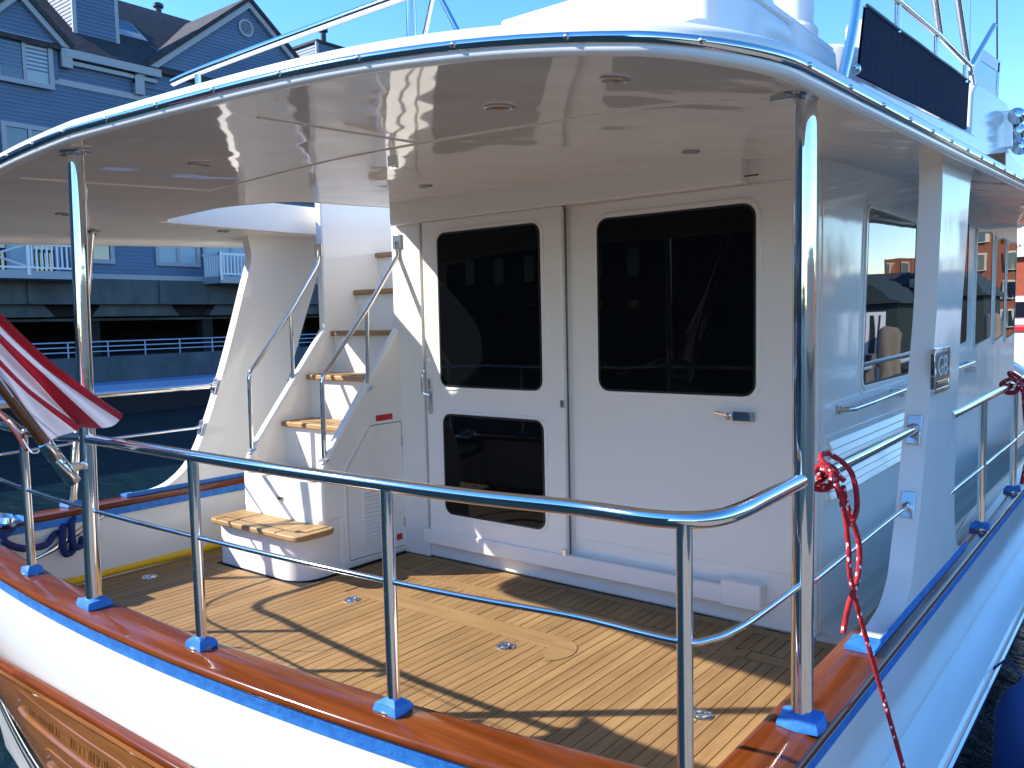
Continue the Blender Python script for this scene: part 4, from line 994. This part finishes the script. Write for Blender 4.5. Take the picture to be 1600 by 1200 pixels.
def shed(x0, x1, y0, y1, z1, label, i):
    t = thing("dock_shed", (x0, y0, -.28), label, "shed", "dark sheds on the dock")
    bx("walls", dgreen, t, x0, x1, y0, y1, -.28, z1)
    xm = (x0 + x1) / 2
    MB().prism([(x0 - .1, z1 - .02), (x1 + .1, z1 - .02), (xm, z1 + .55)], 'y', y0 - .1, y1 + .1).build("roof", dgreen if i else concd, t, 0)
    bx("shed_door", concd, t, x0 + .2, x0 + .9, y0 - .03, y0, -.2, z1 - .3)
shed(1.6, 3.1, 16.0, 18.2, 1.55, "dark green shed with a low pitched roof on the dock", 1)
shed(3.3, 4.6, 15.2, 17.5, 1.35, "dark shed with a grey roof next to the green shed", 0)
shed(.9, 1.9, 20.5, 23, 1.7, "dark green shed farther out along the dock", 1)
nbd = thing("notice_board", (1.35, 13.8, -.28), "white notice board with black stripes on the dock", "sign")
bx("board", white, nbd, 1.12, 1.68, 13.6, 13.64, .72, 1.38)
for a, b in ((1.24, 1.27), (1.31, 1.38)): bx("stripe", blackp, nbd, a, b, 13.595, 13.6, .74, 1.33)
bx("leg", blackp, nbd, 1.36, 1.42, 13.62, 13.68, -.28, .72)
lp = thing("lamp_post", (3.9, 21.5, -.28), "tall pale lamp post with a round globe by the dock", "lamp post")
tb("post", white, lp, [(3.9, 21.5, -.28), (3.9, 21.5, 5.6)], .05, 8)
MB().lathe((3.9, 21.5, 5.75), (0, 0, 1), [(.001, -.2), (.14, -.14), (.2, 0), (.14, .14), (.001, .2)], 14).build("globe", white, lp)
def townhouse(x0, x1, y0, y1, z1, m, label, rows, cols, roofc=None, cornice=True, name="brick_building", back=False):
    t = thing(name, ((x0 + x1) / 2, y0, -.5), label, "building", "brick buildings of the town")
    bx("walls", m, t, x0, x1, y0, y1, -.8, z1)
    frm = concm if back else stone
    if cornice and not back: bx("cornice", stone, t, x0 - .3, x1 + .3, y0 - .3, y1 + .3, z1, z1 + .6)
    for r in range(rows):
        for c_ in range(cols):
            wd = (x1 - x0) / cols; hh = z1 / rows; cx = x0 + wd * (c_ + .5); cz = hh * (r + .5)
            ya, yb = (y1 - .02, y1 + .12) if back else (y0 - .12, y0 + .02)
            f = MB().box(cx - wd * .20, cx + wd * .20, ya, yb, cz - hh * .30, cz + hh * .34).build("window", frm, t, 0)
            yc, yd = (y1 + .1, y1 + .14) if back else (y0 - .14, y0 - .1)
            MB().box(cx - wd * .15, cx + wd * .15, yc, yd, cz - hh * .26, cz + hh * .28).build("pane", wpane, f, 0)
    if roofc:
        MB().prism([(y0 - .4, z1), (y1 + .4, z1), ((y0 + y1) / 2, z1 + roofc)], 'x', x0 - .4, x1 + .4).build("roof", shing, t, 0)
    return t
townhouse(-14.5, -6.3, 62, 74, 4.6, brick1, "red brick building with cream stone window surrounds at the right edge", 2, 6)
townhouse(-14.0, -6.5, 62.6, 73, 9.0, stone, "pale glazed upper storey block above the brick building at right", 3, 7, cornice=False, name="stone_building")
townhouse(2.6, 8.6, 54, 64, 6.4, brick2, "brown brick building with four rows of dark windows nearest the dock", 4, 4)
townhouse(9.2, 12.3, 62, 70, 2.9, brick2, "low brown brick building with a slate roof", 1, 4, 1.2)
townhouse(12.6, 14.7, 66, 70, 5.2, brick2, "narrow brown brick tower behind the low buildings", 3, 2, cornice=False)
townhouse(12.4, 18, 60, 65.5, 2.6, brick1, "small red brick hall with a steep dark roof", 1, 5, 1.4)
townhouse(19, 40, 58, 70, 5.2, brick1, "long red brick hall with a dark pitched roof", 2, 9, 2)
townhouse(44, 54, -45, 50, 5, concm, "long unseen dark grey warehouse on the starboard side of the basin", 3, 1, cornice=False, name="backdrop")  # unseen block added to keep horizon glow out of the polished posts
townhouse(-4.5, 7.4, 78, 90, 4.2, brick1, "distant low red brick terrace with a dark roof", 2, 9, 2.2)
# moored white boat beyond the bow
mbt = thing("moored_boat", (-3.9, 27, ZW), "white motor boat moored beyond the yacht at the right edge", "boat")
hp = [(-1.3, 0), (-1.35, 2.5), (-1.1, 5), (0, 8), (1.1, 5), (1.35, 2.5), (1.3, 0)]
MB().loft([[(-3.6 + a * .75, 24 + b, -1.1) for a, b in hp], [(-3.6 + a, 24 + b, .9) for a, b in hp]], True).build("hull", white, mbt, 20)
MB().loft([[(-3.6 + a * 1.02, 24 + b * 1.01 - .04, .82) for a, b in hp], [(-3.6 + a * 1.02, 24 + b * 1.01 - .04, .92) for a, b in hp]], True).build("sheer_stripe", red, mbt, 20)
MB().box(-4.5, -2.7, 25, 28.5, .9, 1.7).build("cabin", white, mbt, bevel=.12, seg=3)
bx("cabin_window", wpane, mbt, -4.35, -2.85, 24.97, 25.02, 1.15, 1.55); bx("cabin_window", wpane, mbt, -2.72, -2.68, 25.3, 28.2, 1.2, 1.55)
# buildings behind the viewer, seen only in the saloon glass
b2 = townhouse(-66, -6, -46, -36, 15, concm, "grey waterfront building across the basin behind the stern", 5, 24, 3, name="waterfront_building", back=True)
print("planks", nplank[0], "objects", len(bpy.data.objects))
